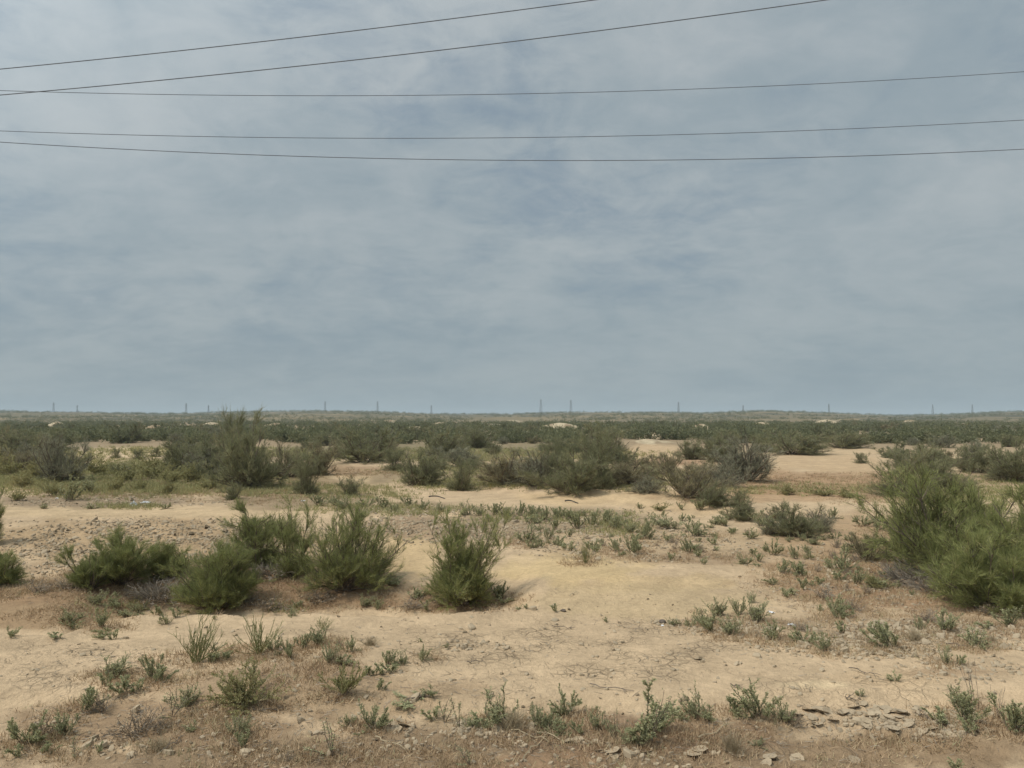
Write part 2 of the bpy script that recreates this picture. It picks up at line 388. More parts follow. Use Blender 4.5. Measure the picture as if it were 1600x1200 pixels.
vm = t.nodes.new('ShaderNodeVectorMath'); vm.operation = 'SCALE'; t.links.new(ca.outputs['Color'], vm.inputs[0]); t.links.new(val, vm.inputs['Scale'])
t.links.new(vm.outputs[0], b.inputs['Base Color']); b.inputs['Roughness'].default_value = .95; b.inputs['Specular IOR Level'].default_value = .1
hgt = gm('ADD', gm('MULTIPLY', n2.outputs[0], .05), gm('ADD', gm('MULTIPLY', n3.outputs[0], .012), gm('MULTIPLY', cr, -.03)))
bp = t.nodes.new('ShaderNodeBump'); bp.inputs['Strength'].default_value = .9; bp.inputs['Distance'].default_value = 1.0
t.links.new(hgt, bp.inputs['Height']); t.links.new(bp.outputs[0], b.inputs['Normal'])

# ------------------------------------------------------------------ ground
K_ALB = .93
SAND = (192, 168, 134)
# soil patches: centre and half size (in the photograph's pixels), colour, strength
SOIL = [
 (800, 1195, 900, 70, (142, 120, 92), .9), (250, 1130, 260, 45, (150, 124, 94), .75), (560, 1090, 220, 40, (163, 138, 106), .6), (350, 1070, 160, 25, (150, 124, 94), .6),
 (480, 1050, 130, 20, (150, 125, 96), .6), (1450, 1165, 220, 35, (152, 128, 98), .8), (940, 1150, 200, 32, (138, 112, 86), .75), (860, 1195, 120, 22, (152, 122, 92), .7),
 (1100, 1150, 130, 30, (145, 118, 90), .6),
 (80, 960, 130, 26, (150, 124, 92), .85), (60, 925, 140, 18, (156, 128, 96), .85), (400, 930, 400, 24, (150, 122, 90), .95), (300, 900, 260, 34, (148, 122, 92), .9), (470, 895, 150, 30, (140, 112, 84), .75),
 (700, 940, 120, 16, (148, 120, 90), .8),
 (900, 890, 130, 26, (200, 175, 128), .9), (1010, 910, 160, 16, (196, 170, 124), .6), (1000, 940, 200, 30, (186, 164, 124), .6), (640, 860, 60, 45, (194, 168, 122), .7),
 (200, 800, 300, 12, (192, 168, 130), .8), (250, 845, 330, 36, (172, 146, 110), .8), (690, 825, 170, 22, (158, 134, 106), .85), (880, 812, 190, 22, (150, 132, 104), .8),
 (1050, 850, 220, 34, (172, 148, 114), .6), (1100, 872, 120, 10, (142, 118, 92), .5),
 (1350, 900, 190, 42, (158, 128, 94), .85), (1420, 930, 180, 26, (158, 126, 94), .75), (1330, 840, 160, 40, (164, 136, 102), .75), (1480, 985, 200, 18, (160, 134, 104), .8),
 (1330, 980, 200, 22, (164, 142, 112), .7), (1150, 975, 110, 12, (156, 134, 106), .7),
 (1280, 1070, 60, 8, (214, 192, 152), .7), (1400, 1060, 120, 14, (188, 162, 126), .6), (1500, 1050, 90, 10, (150, 122, 92), .5),
 (150, 782, 190, 13, (138, 120, 96), .85), (480, 783, 160, 14, (140, 122, 94), .8), (640, 795, 120, 10, (150, 132, 104), .7),
 (250, 745, 320, 28, (128, 118, 82), .95), (480, 760, 120, 20, (136, 116, 84), .7), (580, 745, 70, 12, (188, 164, 126), .9), (540, 735, 90, 8, (146, 116, 86), .6),
 (950, 778, 190, 14, (198, 172, 132), .95), (1080, 795, 110, 12, (194, 168, 130), .9), (800, 745, 250, 18, (134, 118, 90), .7), (700, 706, 360, 14, (132, 122, 92), .85),
 (1280, 755, 200, 24, (164, 132, 98), .85), (1220, 775, 200, 12, (170, 136, 98), .6), (1300, 725, 100, 16, (186, 160, 124), .9), (1290, 705, 120, 7, (190, 166, 130), .9), (1380, 770, 130, 14, (160, 130, 98), .7),
 (1020, 706, 70, 12, (188, 162, 126), .95), (1020, 722, 90, 7, (160, 120, 90), .6), (190, 707, 80, 8, (200, 178, 142), .95), (60, 700, 90, 10, (140, 128, 104), .6), (1560, 745, 90, 20, (150, 128, 96), .7),
 (420, 712, 160, 10, (120, 110, 84), .6),
]
def soil_color(x, y, z):
    u, v = proj(x, y, z)
    nz = fbm(x * 1.1, y * 1.1, 4, 91) - .5
    nf = fbm(u / 42, v / 16, 4, 95) - .5
    base = np.array(lin(*SAND)); C = np.tile(base, (len(x), 1))
    farc = np.array(lin(150, 132, 104)); f = sstep(720, 690, v)[:, None]; C = C * (1 - f) + farc * f
    for (u0, v0, a, b2, c, s) in SOIL:
        q = np.sqrt(((u - u0) / a) ** 2 + ((v - v0) / b2) ** 2) + nf * .95 + nz * .25
        w = (s * sstep(1.15, .62, q))[:, None]
        if w.max() > 0: C = C * (1 - w) + np.array(lin(*c)) * w
    # hummock tops stay bare sand
    for hx, hy, w_ in HUMPW:
        r = w_ * hy / F
        q = ((x - hx) / r) ** 2 + ((y - hy) / (r * 1.2)) ** 2 + nz * 1.2
        w = sstep(1.5, .5, q)[:, None] * sstep(.36, .5, fbm(x / 2.2, y / 5, 3, 99))[:, None]; C = C * (1 - w) + np.array(lin(186, 172, 142)) * w
    # hills: mottled scrub and soil
    g = sstep(300, 700, y)[:, None]
    mot = sstep(.38, .62, fbm(x / 22, y / 70, 4, 77))[:, None]
    mot2 = sstep(.40, .60, fbm(x / 160, y / 260, 3, 79))[:, None]
    hc = np.array(lin(84, 86, 66)) * mot + np.array(lin(122, 112, 84)) * (1 - mot)
    hc = hc * (.75 + .25 * mot2) + np.array(lin(158, 140, 100)) * .25 * (1 - mot2)
    C = C * (1 - g) + hc * g
    L_ = C.mean(1, keepdims=True); tgt = L_ * np.array([[1.21, 1.0, .73]]) * 1.03; C = C * .78 + tgt * .22
    C *= K_ALB * np.array([1.03, .985, .95])
    return C
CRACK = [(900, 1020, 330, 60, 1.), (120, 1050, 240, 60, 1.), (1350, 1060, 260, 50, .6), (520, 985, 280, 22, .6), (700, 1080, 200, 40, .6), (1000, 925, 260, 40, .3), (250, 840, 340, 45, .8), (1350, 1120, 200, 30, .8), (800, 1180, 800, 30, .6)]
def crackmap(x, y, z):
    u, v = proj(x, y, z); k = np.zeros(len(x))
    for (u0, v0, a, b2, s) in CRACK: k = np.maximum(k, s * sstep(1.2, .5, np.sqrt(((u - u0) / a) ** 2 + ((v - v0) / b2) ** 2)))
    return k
ys = [-40.]
while ys[-1] < 9000:
    y0 = ys[-1]; ys.append(y0 + (.9 if y0 < 4 else (.035 + .0042 * max(y0 - 5, 0))))
ys = np.array(ys); NX = 900
us = np.linspace(-1, 1, NX)
hw = np.where(ys < 0, 22., 22 + .88 * np.maximum(ys, 0))
us = us * (.62 + .38 * us ** 2)            # finer mesh straight ahead
X = (hw[:, None] * us[None, :]); Y = np.repeat(ys[:, None], NX, 1)
xf, yf = X.ravel(), Y.ravel(); zf = H(xf, yf)
NY = len(ys); ii = (np.arange(NY - 1)[:, None] * NX + np.arange(NX - 1)[None, :]).ravel()
Fg = np.stack([ii, ii + 1, ii + 1 + NX, ii + NX], 1)
ground = build('ground', [(np.stack([xf, yf, zf], 1), Fg)], M_soil, smooth=True)
sc = soil_color(xf, yf, zf)
a = ground.data.attributes.new('soil', 'FLOAT_COLOR', 'POINT'); a.data.foreach_set('color', np.concatenate([sc, np.ones((len(sc), 1))], 1).astype(np.float32).ravel())
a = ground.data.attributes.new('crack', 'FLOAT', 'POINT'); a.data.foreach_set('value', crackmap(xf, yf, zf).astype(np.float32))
tag(ground, kind='structure')
print('ground verts', len(xf))

# ------------------------------------------------------------------ haze
xs_, ys0, ys1, z0, z1 = 9500, -60, 9100, -12, 75
hv = np.array([(sx_, sy_, sz_) for sz_ in (z0, z1) for sx_, sy_ in ((-xs_, ys0), (xs_, ys0), (xs_, ys1), (-xs_, ys1))], float)
hf = np.array([(0, 3, 2, 1), (4, 5, 6, 7), (0, 1, 5, 4), (1, 2, 6, 5), (2, 3, 7, 6), (3, 0, 4, 7)])
M_haze = bpy.data.materials.new('haze'); M_haze.use_nodes = True; t = M_haze.node_tree
for n in list(t.nodes): t.nodes.remove(n)
mo = t.nodes.new('ShaderNodeOutputMaterial'); pvn = t.nodes.new('ShaderNodeVolumePrincipled'); t.links.new(pvn.outputs[0], mo.inputs['Volume'])
pvn.inputs['Color'].default_value = (.76, .86, .90, 1); pvn.inputs['Density'].default_value = .00022; pvn.inputs['Anisotropy'].default_value = .0
haze = build('haze', [(hv, hf)], M_haze); tag(haze, kind='stuff', label='thin pale dust haze over the desert scrub', cat='haze')

# ------------------------------------------------------------------ shrub builders
def shrub_mesh(rng, w, h, n0=12, n1=70, n2=420, nb=11000, bl=(.08, .17), bw=.006, tilt=(8, 50), spread=.85, up=.12, low=0., lobes=None, stemr=.012, droop=0., bspread=.62, skirt=1.0, c1=.42):
    """returns stem chunks, foliage chunks. thin green twigs carried by curved branches"""
    az = rng.random(n0) * 2 * pi; tl = np.radians(rng.uniform(*tilt, n0))
    if lobes is None: off = np.zeros((n0, 3)); hs = np.ones(n0)
    else:
        k = rng.integers(0, len(lobes), n0); lb = np.array(lobes)[k]    # (lean x, lean y, relative height)
        az = np.arctan2(lb[:, 1] + rng.normal(size=n0) * .2, lb[:, 0] + rng.normal(size=n0) * .2); tl = np.radians(np.hypot(lb[:, 0], lb[:, 1]) + rng.normal(size=n0) * 6); hs = lb[:, 2]
    D = np.stack([np.sin(tl) * np.cos(az), np.sin(tl) * np.sin(az), np.cos(tl)], 1)
    P = np.stack([rng.normal(size=n0) * w * .05, rng.normal(size=n0) * w * .05, np.full(n0, -.03)], 1)
    ns = n0                                   # short basal shoots that fill the skirt
    az2 = rng.random(ns) * 2 * pi; tl2 = np.radians(rng.uniform(45, 82, ns)); D2 = np.stack([np.sin(tl2) * np.cos(az2), np.sin(tl2) * np.sin(az2), np.cos(tl2)], 1)
    L0 = np.concatenate([h * .92 * hs * rng.uniform(.6, 1.08, n0), np.full(ns, w * .5) * rng.uniform(.45, .95, ns) * skirt])
    if low > .4: L0[n0:] *= .3
    D = np.concatenate([D, D2]); P = np.concatenate([P, np.stack([rng.normal(size=ns) * w * .04, rng.normal(size=ns) * w * .04, np.full(ns, -.02)], 1)])
    C0 = make_curves(P, D, L0, 6, rng, .14, .10)
    C1, _ = spawn(C0, int(n1 * 1.5), .12 + low * .3, 1., h * c1, 5, rng, spread, up, .14, .45, .10)
    C2, _ = spawn(C1, int(n2 * 1.6), .1, 1., h * .18, 3, rng, spread, up * .8, .18, .2, .06)
    C0, C1, C2 = fit([C0, C1, C2], w * 1.0, h * .95)
    # twigs bear the green blades
    src = np.concatenate([C2, C1[:, [1, 3, 4]], C0[:, [3, 4, 5]]])
    wts = np.concatenate([rng.uniform(.3, 1.7, len(C2)), np.full(len(C1), 1.1), np.full(len(C0), .8)]); wts /= wts.sum()
    idx = rng.choice(len(src), nb, p=wts); tt = rng.random(nb) * 2; k = np.minimum(tt.astype(int), 1); fr = (tt - k)[:, None]
    Pp = src[idx, k] * (1 - fr) + src[idx, k + 1] * fr; d = nrm(src[idx, k + 1] - src[idx, k])
    Dd = nrm(d + nrm(rng.normal(size=(nb, 3))) * bspread + np.array([[0, 0, .25 - droop]]))
    Pp = Pp + rng.normal(size=(nb, 3)) * bl[0] * .25
    tint = np.clip(.42 + rng.normal(size=len(src))[idx] * .12 + rng.normal(size=nb) * .12, 0, 1)
    fol = [blades(Pp, Dd, rng.uniform(*bl, nb), bw * rng.uniform(.7, 1.3, nb), rng, tint)]
    st = curves_to_sticks(C0, stemr, stemr * .4) + curves_to_sticks(C1, stemr * .42, stemr * .16) + curves_to_sticks(C2, stemr * .2, stemr * .12)
    return st, fol
def shrub(name, rng, mf, mats=None, **k):
    t_ = thing(name); st, fo = shrub_mesh(rng, **k)
    build('stem', st, M_wood, t_); build('foliage', fo, mf, t_); return t_
def merged(name, rng, mf, link=False, **k):
    st, fo = shrub_mesh(rng, **k)
    return [c + (1,) for c in st] + [c + (0,) for c in fo]
def put(o, px, py, h=None, rz=0, sink=0.0):
    x, y, z = at(px, py); o.location = (x, y, z - sink); o.rotation_euler = (0, 0, rz); return y
def m_per_px(px, py): return at(px, py)[1] / F

BR = 'green broom shrubs of the near hollow'
# px, base row, top row, width px, blades, label, extra
HERO = [
 (142, 920, 852, 66, 5200, 'sparse green broom shrub at the left end of the near shrub row', dict(n0=9, n1=40, n2=220)),
 (187, 912, 832, 92, 11000, 'bushy green broom shrub second from left in the near shrub row', dict(n0=12, tilt=(5, 42))),
 (256, 902, 850, 62, 6500, 'small upright green broom shrub behind the grey dead brush', dict(n0=10, tilt=(4, 35))),
 (337, 948, 852, 112, 19000, 'dense round dark green broom shrub at the front of the row', dict(n0=20, n1=130, n2=800, tilt=(3, 55), low=0)),
 (408, 886, 790, 92, 11500, 'green broom shrub on bare leaning stems behind the round dense one', dict(n0=9, tilt=(8, 45), low=.9, stemr=.02)),
 (462, 900, 788, 62, 5500, 'thin tall broom shrub with a crooked bare stem', dict(n0=7, n1=34, n2=200, tilt=(2, 30), low=.9, stemr=.018)),
 (540, 918, 797, 146, 17000, 'wide airy green broom shrub with many rising branches', dict(n0=15, n1=95, n2=560, tilt=(8, 50), stemr=.018)),
 (722, 942, 806, 112, 21000, 'lone forked green broom shrub with two tops on the pale sand', dict(n0=22, n1=120, n2=760, lobes=[(-15, 0, 1.0), (-9, 3, .98), (20, 0, 1.06), (15, -3, 1.0), (3, 0, .6), (10, 3, .75)], low=0, c1=.24, spread=.8, skirt=.8, bl=(.05, .13), bw=.0075)),
 (-6, 915, 862, 62, 7000, 'dark green shrub cut off by the left edge beside the dry herbs', dict(n0=12)),
 (-14, 850, 768, 36, 5000, 'tall shrub only just showing at the left edge above the mud terrace', dict(n0=8)),
]
for i, (px, py, top, w, nb, lab, ex) in enumerate(HERO):
    rng = np.random.default_rng(100 + i); s = m_per_px(px, py)
    kw = dict(w=w * s, h=(py - top) * s, nb=int(nb * 2.1), bl=(.06, .16), bw=.0065, spread=.8, up=.26, bspread=.5, skirt=.9); kw.update(ex); kw['n0'] = int(kw.get('n0', 12) * 1.5); kw['n1'] = int(kw.get('n1', 70) * 1.6); kw['n2'] = int(kw.get('n2', 420) * 1.5)
    o = shrub('broom_shrub', rng, M_broom, **kw); put(o, px, py)
    tag(o, lab, 'shrub', BR)
RG = 'big green shrubs at the right edge'
BIGR = [
 (1492, 905, 742, 205, 30000, 'largest bright green feathery shrub standing at the right', dict(n0=26, n1=160, n2=1100, tilt=(5, 58), low=.2, stemr=.03, bl=(.10, .22), bw=.010)),
 (1548, 952, 835, 150, 24000, 'low front bush of the big green shrub group at the right', dict(n0=20, n1=140, n2=900, tilt=(8, 62), stemr=.02, bl=(.08, .2), bw=.009)),
 (1625, 925, 770, 150, 17000, 'green shrub cut by the right edge beside the largest one', dict(n0=18, tilt=(8, 55), stemr=.025, bl=(.10, .2), bw=.009)),
 (1418, 868, 790, 70, 6500, 'loose left flank bush next to the largest right shrub', dict(n0=10, bl=(.1, .2), bw=.008)),
]
for i, (px, py, top, w, nb, lab, ex) in enumerate(BIGR):
    rng = np.random.default_rng(200 + i); s = m_per_px(px, py)
    kw = dict(w=w * s, h=(py - top) * s, nb=int(nb * 1.6), spread=.85, up=.16, bspread=.7); kw.update(ex)
    o = shrub('feathery_shrub', rng, M_broom, **kw); put(o, px, py)
    tag(o, lab, 'shrub', RG)

# mid-ground shrubs: base shapes, then placed copies
mid_kinds = {}
def mid_proto(key, mf, seeds, **k):
    lst = []
    for s_ in seeds:
        rng = np.random.default_rng(s_); o = shrub({'d': 'scrub_shrub', 'g': 'grey_scrub_shrub', 'b': 'brownish_scrub_shrub', 'u': 'upright_scrub_shrub'}[key], rng, mf, w=3., h=2.6, **k)
        lst.append([o, False])
    mid_kinds[key] = lst
mid_proto('d', M_tam, (301, 302, 303, 304), n0=16, n1=110, n2=700, nb=17000, bl=(.12, .28), bw=.014, tilt=(8, 62), stemr=.035, low=.1)
mid_proto('u', M_tam, (311, 312), n0=12, n1=90, n2=500, nb=13000, bl=(.12, .3), bw=.014, tilt=(3, 38), stemr=.03, low=.5)
mid_proto('g', M_grey, (321, 322), n0=16, n1=110, n2=600, nb=9500, bl=(.14, .3), bw=.015, tilt=(8, 62), stemr=.04, low=.2)
mid_proto('b', M_brownish, (331, 332), n0=16, n1=110, n2=600, nb=10000, bl=(.14, .3), bw=.016, tilt=(8, 62), stemr=.04, low=.2)
R = random.Random(5)
def place_mid(key, px, py, top, w, lab, group):
    lst = mid_kinds[key]; e = R.choice(lst) if all(q[1] for q in lst) else next(q for q in lst if not q[1])
    o = e[0] if not e[1] else dup(e[0]); e[1] = True
    s = m_per_px(px, py); put(o, px, py, rz=R.uniform(0, 6.28), sink=.05)
    o.scale = (w * 1.12 * s / 3., w * 1.12 * s / 3., (py - top) * s / 2.6); tag(o, lab, 'shrub', group); return o
MG = 'scrub bushes of the middle ground'
MID = [
 ('d', 385, 762, 652, 104, 'tallest dark scrub bush left of centre breaking the horizon belt'),
 ('u', 366, 756, 640, 40, 'slender pale-topped bush rising above the horizon left of centre'),
 ('d', 287, 735, 680, 54, 'round dark bush left of the tallest one'), ('d', 328, 740, 684, 62, 'dark bush between the round bush and the tallest one'),
 ('g', 90, 752, 678, 66, 'pale grey-green leafless looking bush in the light green patch'), ('g', 50, 730, 690, 60, 'grey bush behind the light green patch near the left edge'),
 ('u', 363, 780, 752, 30, 'little tuft-like bush in front of the tallest dark bush'), ('u', 478, 772, 706, 42, 'narrow upright bush right of the tallest dark bush'),
 ('b', 498, 742, 690, 60, 'brownish bush behind the narrow upright one'), ('d', 570, 722, 668, 88, 'wide dark bush at the edge of the reddish sand strip'),
 ('d', 655, 758, 704, 64, 'green bush left of the vivid upright one at mid distance'), ('u', 720, 766, 716, 46, 'vivid upright green bush near the middle'),
 ('u', 548, 773, 744, 36, 'small dark bush on the sand below the reddish strip'), ('d', 690, 716, 668, 64, 'bush behind the middle pair against the far belt'),
 ('b', 790, 756, 704, 84, 'brown-green leaning bush left half of the central thicket'), ('g', 838, 758, 702, 90, 'grey tangled bush in the central thicket'),
 ('u', 934, 764, 668, 62, 'tallest upright bush of the central thicket'), ('d', 898, 770, 700, 92, 'broad bush at the front of the central thicket'), ('u', 868, 760, 690, 44, 'narrow bush in the middle of the central thicket'), ('d', 1008, 752, 722, 50, 'low bush trailing off the right end of the central thicket'),
 ('b', 1040, 742, 706, 52, 'brownish bush above the pale sand tongue'), ('d', 1112, 790, 752, 44, 'green bush at the tip of the pale sand tongue'), ('d', 1082, 718, 684, 50, 'green bush on the far sand shelf right of centre'), ('u', 1195, 706, 676, 50, 'upright bush left end of the far bush row'), ('g', 1130, 760, 722, 60, 'grey bush between the olive brown and the tangled one'),
 ('b', 1215, 812, 790, 40, 'low brownish bush left of the isolated dark one'), ('d', 1320, 700, 672, 60, 'bush at the far edge of the bare slope'), ('d', 1480, 770, 720, 70, 'green bush just above the largest right shrub'), ('b', 972, 758, 716, 88, 'brownish bush at the right end of the central thicket'),
 ('d', 940, 722, 664, 70, 'dark bush behind the largest one of the central thicket'), ('u', 745, 700, 664, 50, 'bush behind the central thicket on the reddish ground'),
 ('b', 1072, 778, 722, 90, 'olive brown bush beside the pale sand tongue'), ('g', 1168, 752, 682, 96, 'grey-brown tangled bush before the bare slope'),
 ('u', 1152, 792, 762, 38, 'small green bush below the grey tangled one'), ('d', 1156, 812, 778, 48, 'low saltbush-like green bush just under the small one'),
 ('d', 1130, 722, 678, 58, 'dark bush behind the grey tangled one'), ('d', 1240, 710, 672, 88, 'broad low bush at the top of the bare slope'),
 ('u', 1405, 774, 700, 80, 'dark tree-like bush right of the bare slope'), ('d', 1450, 742, 692, 80, 'dark bush behind the tree-like one'),
 ('d', 1586, 752, 688, 92, 'dark bush at the right edge above the largest green shrub'), ('d', 1530, 738, 694, 60, 'bush between the right edge bush and the tree-like one'),
 ('u', 1346, 724, 706, 20, 'tiny lone bush on the bare slope'), ('u', 218, 718, 700, 22, 'small bush on the pale sand strip at left'),
 ('u', 180, 716, 699, 16, 'tiny bush left on the pale sand strip'), ('u', 243, 714, 698, 18, 'tiny bush right on the pale sand strip'),
 ('d', 1243, 838, 784, 70, 'isolated dark green bush on the right flat'), ('g', 1278, 832, 795, 50, 'grey-green bush touching the isolated dark one'),
 ('g', 1208, 836, 806, 40, 'low grey bush left of the isolated dark one'), ('b', 1352, 876, 832, 46, 'dry brownish bush left of the largest green shrub'),
 ('b', 448, 745, 690, 46, 'brown thin bush between tallest dark bush and the brownish one'), ('g', 1010, 770, 742, 50, 'low grey bush at the foot of the central thicket'),
 ('u', 615, 735, 700, 44, 'thin upright bush right of the wide dark bush'), ('d', 20, 712, 672, 70, 'dark bush at the left edge of the far belt'),
 ('b', 1100, 752, 716, 50, 'reddish brown bush between pale sand tongue and tangled bush'),
]
for k, px, py, top, w, lab in MID: place_mid(k, px, py, top, w, lab, MG)

q_ = random.Random(31); xs_mid = []
while len(xs_mid) < 46:
    px = q_.uniform(-10, 1610); py = q_.uniform(690, 752)
    if px > 1180 and px < 1400 and py > 694: continue
    if 105 < px < 270 and py > 692 and py < 735: continue
    if 945 < px < 1110 and py > 686 and py < 735: continue
    if 510 < px < 640 and py > 722: continue
    if py > 735 and q_.random() < .5: continue
    xs_mid.append((px, py))
xs_mid.sort(); ordw = {}
for px, py in xs_mid:
    hh = q_.uniform(16, 34) * (.55 + (py - 690) / 110); z_ = 'left of the tallest dark bush' if px < 380 else 'left of the central thicket' if px < 780 else 'around the central thicket' if px < 1120 else 'near the bare slope'
    ordw[z_] = ordw.get(z_, 0) + 1
    nth = ['first', 'second', 'third', 'fourth', 'fifth', 'sixth', 'seventh', 'eighth', 'ninth', 'tenth', 'eleventh', 'twelfth', 'thirteenth', 'fourteenth', 'fifteenth', 'sixteenth', 'seventeenth', 'eighteenth', 'nineteenth', 'twentieth'][min(ordw[z_] - 1, 19)]
    kk = q_.choice('ddugbbd')
    place_mid(kk, px, py, py - hh, hh * q_.uniform(1.2, 2.1), f'{nth} from left of the low {"grey" if kk == "g" else "brownish" if kk == "b" else "green"} scattered bushes {z_}', MG)
# dead brush piles
def brush_pile(rng, w, h, n):
    a = rng.random(n) * 2 * pi; r = np.sqrt(rng.random(n)) * w * .35
    P = np.stack([r * np.cos(a), r * np.sin(a), rng.random(n) * h * .25], 1)
    D = nrm(np.stack([np.cos(a) + rng.normal(size=n) * .7, np.sin(a) + rng.normal(size=n) * .7, rng.uniform(.1, 1.2, n)], 1))
    C = make_curves(P, D, rng.uniform(.25, .6, n) * w * .6, 5, rng, -.12, .16)
    C[..., 2] = np.clip(C[..., 2], .01, h)
    C1, _ = spawn(C, n * 5, .2, 1, w * .16, 3, rng, .7, .0, .2, .3, -.05)
    return curves_to_sticks(C, .010, .004, rng.random(n)) + curves_to_sticks(C1, .0045, .002, rng.random(n * 5))
for i, (px, py, w, h, n, lab) in enumerate([(1432, 912, 105, 50, 120, 'tangle of grey dead branches left of the largest green shrub'), (1470, 925, 90, 30, 80, 'low grey dead branches under the big right shrub'),
        (262, 935, 105, 26, 150, 'grey dead brush heap between two near broom shrubs'), (425, 900, 80, 26, 90, 'grey dead twigs below the leaning broom stems'),
        (380, 945, 45, 16, 60, 'pale dead stalks beside the dense round broom shrub'), (1590, 930, 60, 50, 60, 'bare grey branches in the right edge shrub')]):
    rng = np.random.default_rng(400 + i); s = m_per_px(px, py)
    o = build('dead_brush', brush_pile(rng, w * s, h * s, n), M_dead); put(o, px, py); tag(o, lab, 'dead brush', 'heaps of dead brush')

# ------------------------------------------------------------------ small plants
SM = {}
def small_saltbush(rng, w=.4, h=.36, n=14, nl=900, leaf=(.015, .029), lw=.009, mf=None, dry=0):
    st, fo = [], []
    n = int(n * rng.uniform(.6, 1.3)); az = rng.random(n) * 2 * pi; tl = np.radians(rng.uniform(3, rng.uniform(45, 78), n)); az = np.where(rng.random(n) < .35, rng.random() * 6.28 + rng.normal(size=n) * .5, az)
    D = np.stack([np.sin(tl) * np.cos(az), np.sin(tl) * np.sin(az), np.cos(tl)], 1)
    C0 = make_curves(rng.normal(size=(n, 3)) * .03 * np.array([1, 1, 0]), D, h * rng.uniform(.4, 1.15, n), 6, rng, .10, .16)
    C1, _ = spawn(C0, n * 6, .12, .95, h * .32, 4, rng, .75, .2, .15, .3, .12)
    C0, C1 = fit([C0, C1], w, h)
    def leaves(C, m, t0):
        idx = rng.integers(0, len(C), m); t_ = (t0 + (1 - t0) * rng.random(m) ** .8) * (C.shape[1] - 1); k = np.minimum(t_.astype(int), C.shape[1] - 2); fr = (t_ - k)[:, None]
        P = C[idx, k] * (1 - fr) + C[idx, k + 1] * fr; d = nrm(C[idx, k + 1] - C[idx, k])
        Dd = nrm(d * .7 + nrm(rng.normal(size=(m, 3))) * .9 + np.array([[0, 0, .3]]))
        return blades(P, Dd, rng.uniform(*leaf, m), lw * rng.uniform(.7, 1.3, m), rng, np.clip(.45 + rng.normal(size=m) * .17 + dry, 0, 1), 'leaf')
    fo = [leaves(C0, int(nl * .8), .12), leaves(C1, int(nl * 1.9), .05)]
    st = curves_to_sticks(C0, .0045, .002) + curves_to_sticks(C1, .0022, .0012)
    return st, fo
def wiry_plant(rng, w=.5, h=.5, n=26):
    az = rng.random(n) * 2 * pi; tl = np.radians(rng.uniform(2, 62, n))
    D = np.stack([np.sin(tl) * np.cos(az), np.sin(tl) * np.sin(az), np.cos(tl)], 1)
    C0 = make_curves(rng.normal(size=(n, 3)) * .02 * np.array([1, 1, 0]), D, h * rng.uniform(.55, 1.1, n), 6, rng, .06, .08)
    C1, _ = spawn(C0, n * 5, .2, .9, h * .32, 4, rng, .5, .3, .1, .4, .08)
    C0, C1 = fit([C0, C1], w, h)
    m = 500; idx = rng.integers(0, len(C1), m); k = rng.integers(0, 3, m)
    fo = [blades(C1[idx, k], nrm(rng.normal(size=(m, 3)) + np.array([[0, 0, .6]])), rng.uniform(.012, .03, m), .006, rng, np.clip(.5 + rng.normal(size=m) * .15, 0, 1), 'leaf')]
    return curves_to_sticks(C0, .005, .002, .35 + rng.random(n) * .3) + curves_to_sticks(C1, .0028, .0014, .35 + rng.random(n * 5) * .3), fo
def thorn_plant(rng, w=.45, h=.38, n=5, nl=240, tilt=(5, 65)):
    az = rng.random(n) * 2 * pi; tl = np.radians(rng.uniform(*tilt, n)); tl[0] = .08
    D = np.stack([np.sin(tl) * np.cos(az), np.sin(tl) * np.sin(az), np.cos(tl)], 1)
    C0 = make_curves(np.zeros((n, 3)), D, h * rng.uniform(.7, 1.1, n), 7, rng, .03, .08)
    C1, _ = spawn(C0, n * 9, .2, .95, h * .16, 3, rng, 1.0, .25, .1, .5, .1)
    C0, C1 = fit([C0, C1], w, h)
    m = nl; A = np.concatenate([C1.reshape(-1, 3), C0[:, 2:].reshape(-1, 3)]); P = A[rng.integers(0, len(A), m)] + rng.normal(size=(m, 3)) * .006
    fo = [blades(P, nrm(rng.normal(size=(m, 3)) + np.array([[0, 0, .5]])), rng.uniform(.014, .03, m), .009, rng, np.clip(.35 + rng.normal(size=m) * .15, 0, 1), 'leaf')]
    return curves_to_sticks(C0, .005, .002) + curves_to_sticks(C1, .0026, .0014), fo
def dry_bush(rng, w=.45, h=.28, n=24):
    az = rng.random(n) * 2 * pi; tl = np.radians(rng.uniform(5, 75, n))
    D = np.stack([np.sin(tl) * np.cos(az), np.sin(tl) * np.sin(az), np.cos(tl)], 1)
    C0 = make_curves(rng.normal(size=(n, 3)) * .03 * np.array([1, 1, 0]), D, h * rng.uniform(.6, 1.2, n), 5, rng, -.02, .16)
    C1, _ = spawn(C0, n * 8, .2, 1, h * .35, 4, rng, .9, .1, .25, .3, -.05)
    C0, C1 = fit([C0, C1], w, h); m = 500; A = C1[:, 1:].reshape(-1, 3); P = A[rng.integers(0, len(A), m)]
    fo = [blades(P, nrm(rng.normal(size=(m, 3)) + np.array([[0, 0, .2]])), rng.uniform(.012, .026, m), .009, rng, np.clip(.5 + rng.normal(size=m) * .2, 0, 1), 'leaf')]
    return curves_to_sticks(C0, .0035, .002) + curves_to_sticks(C1, .0022, .0012), fo
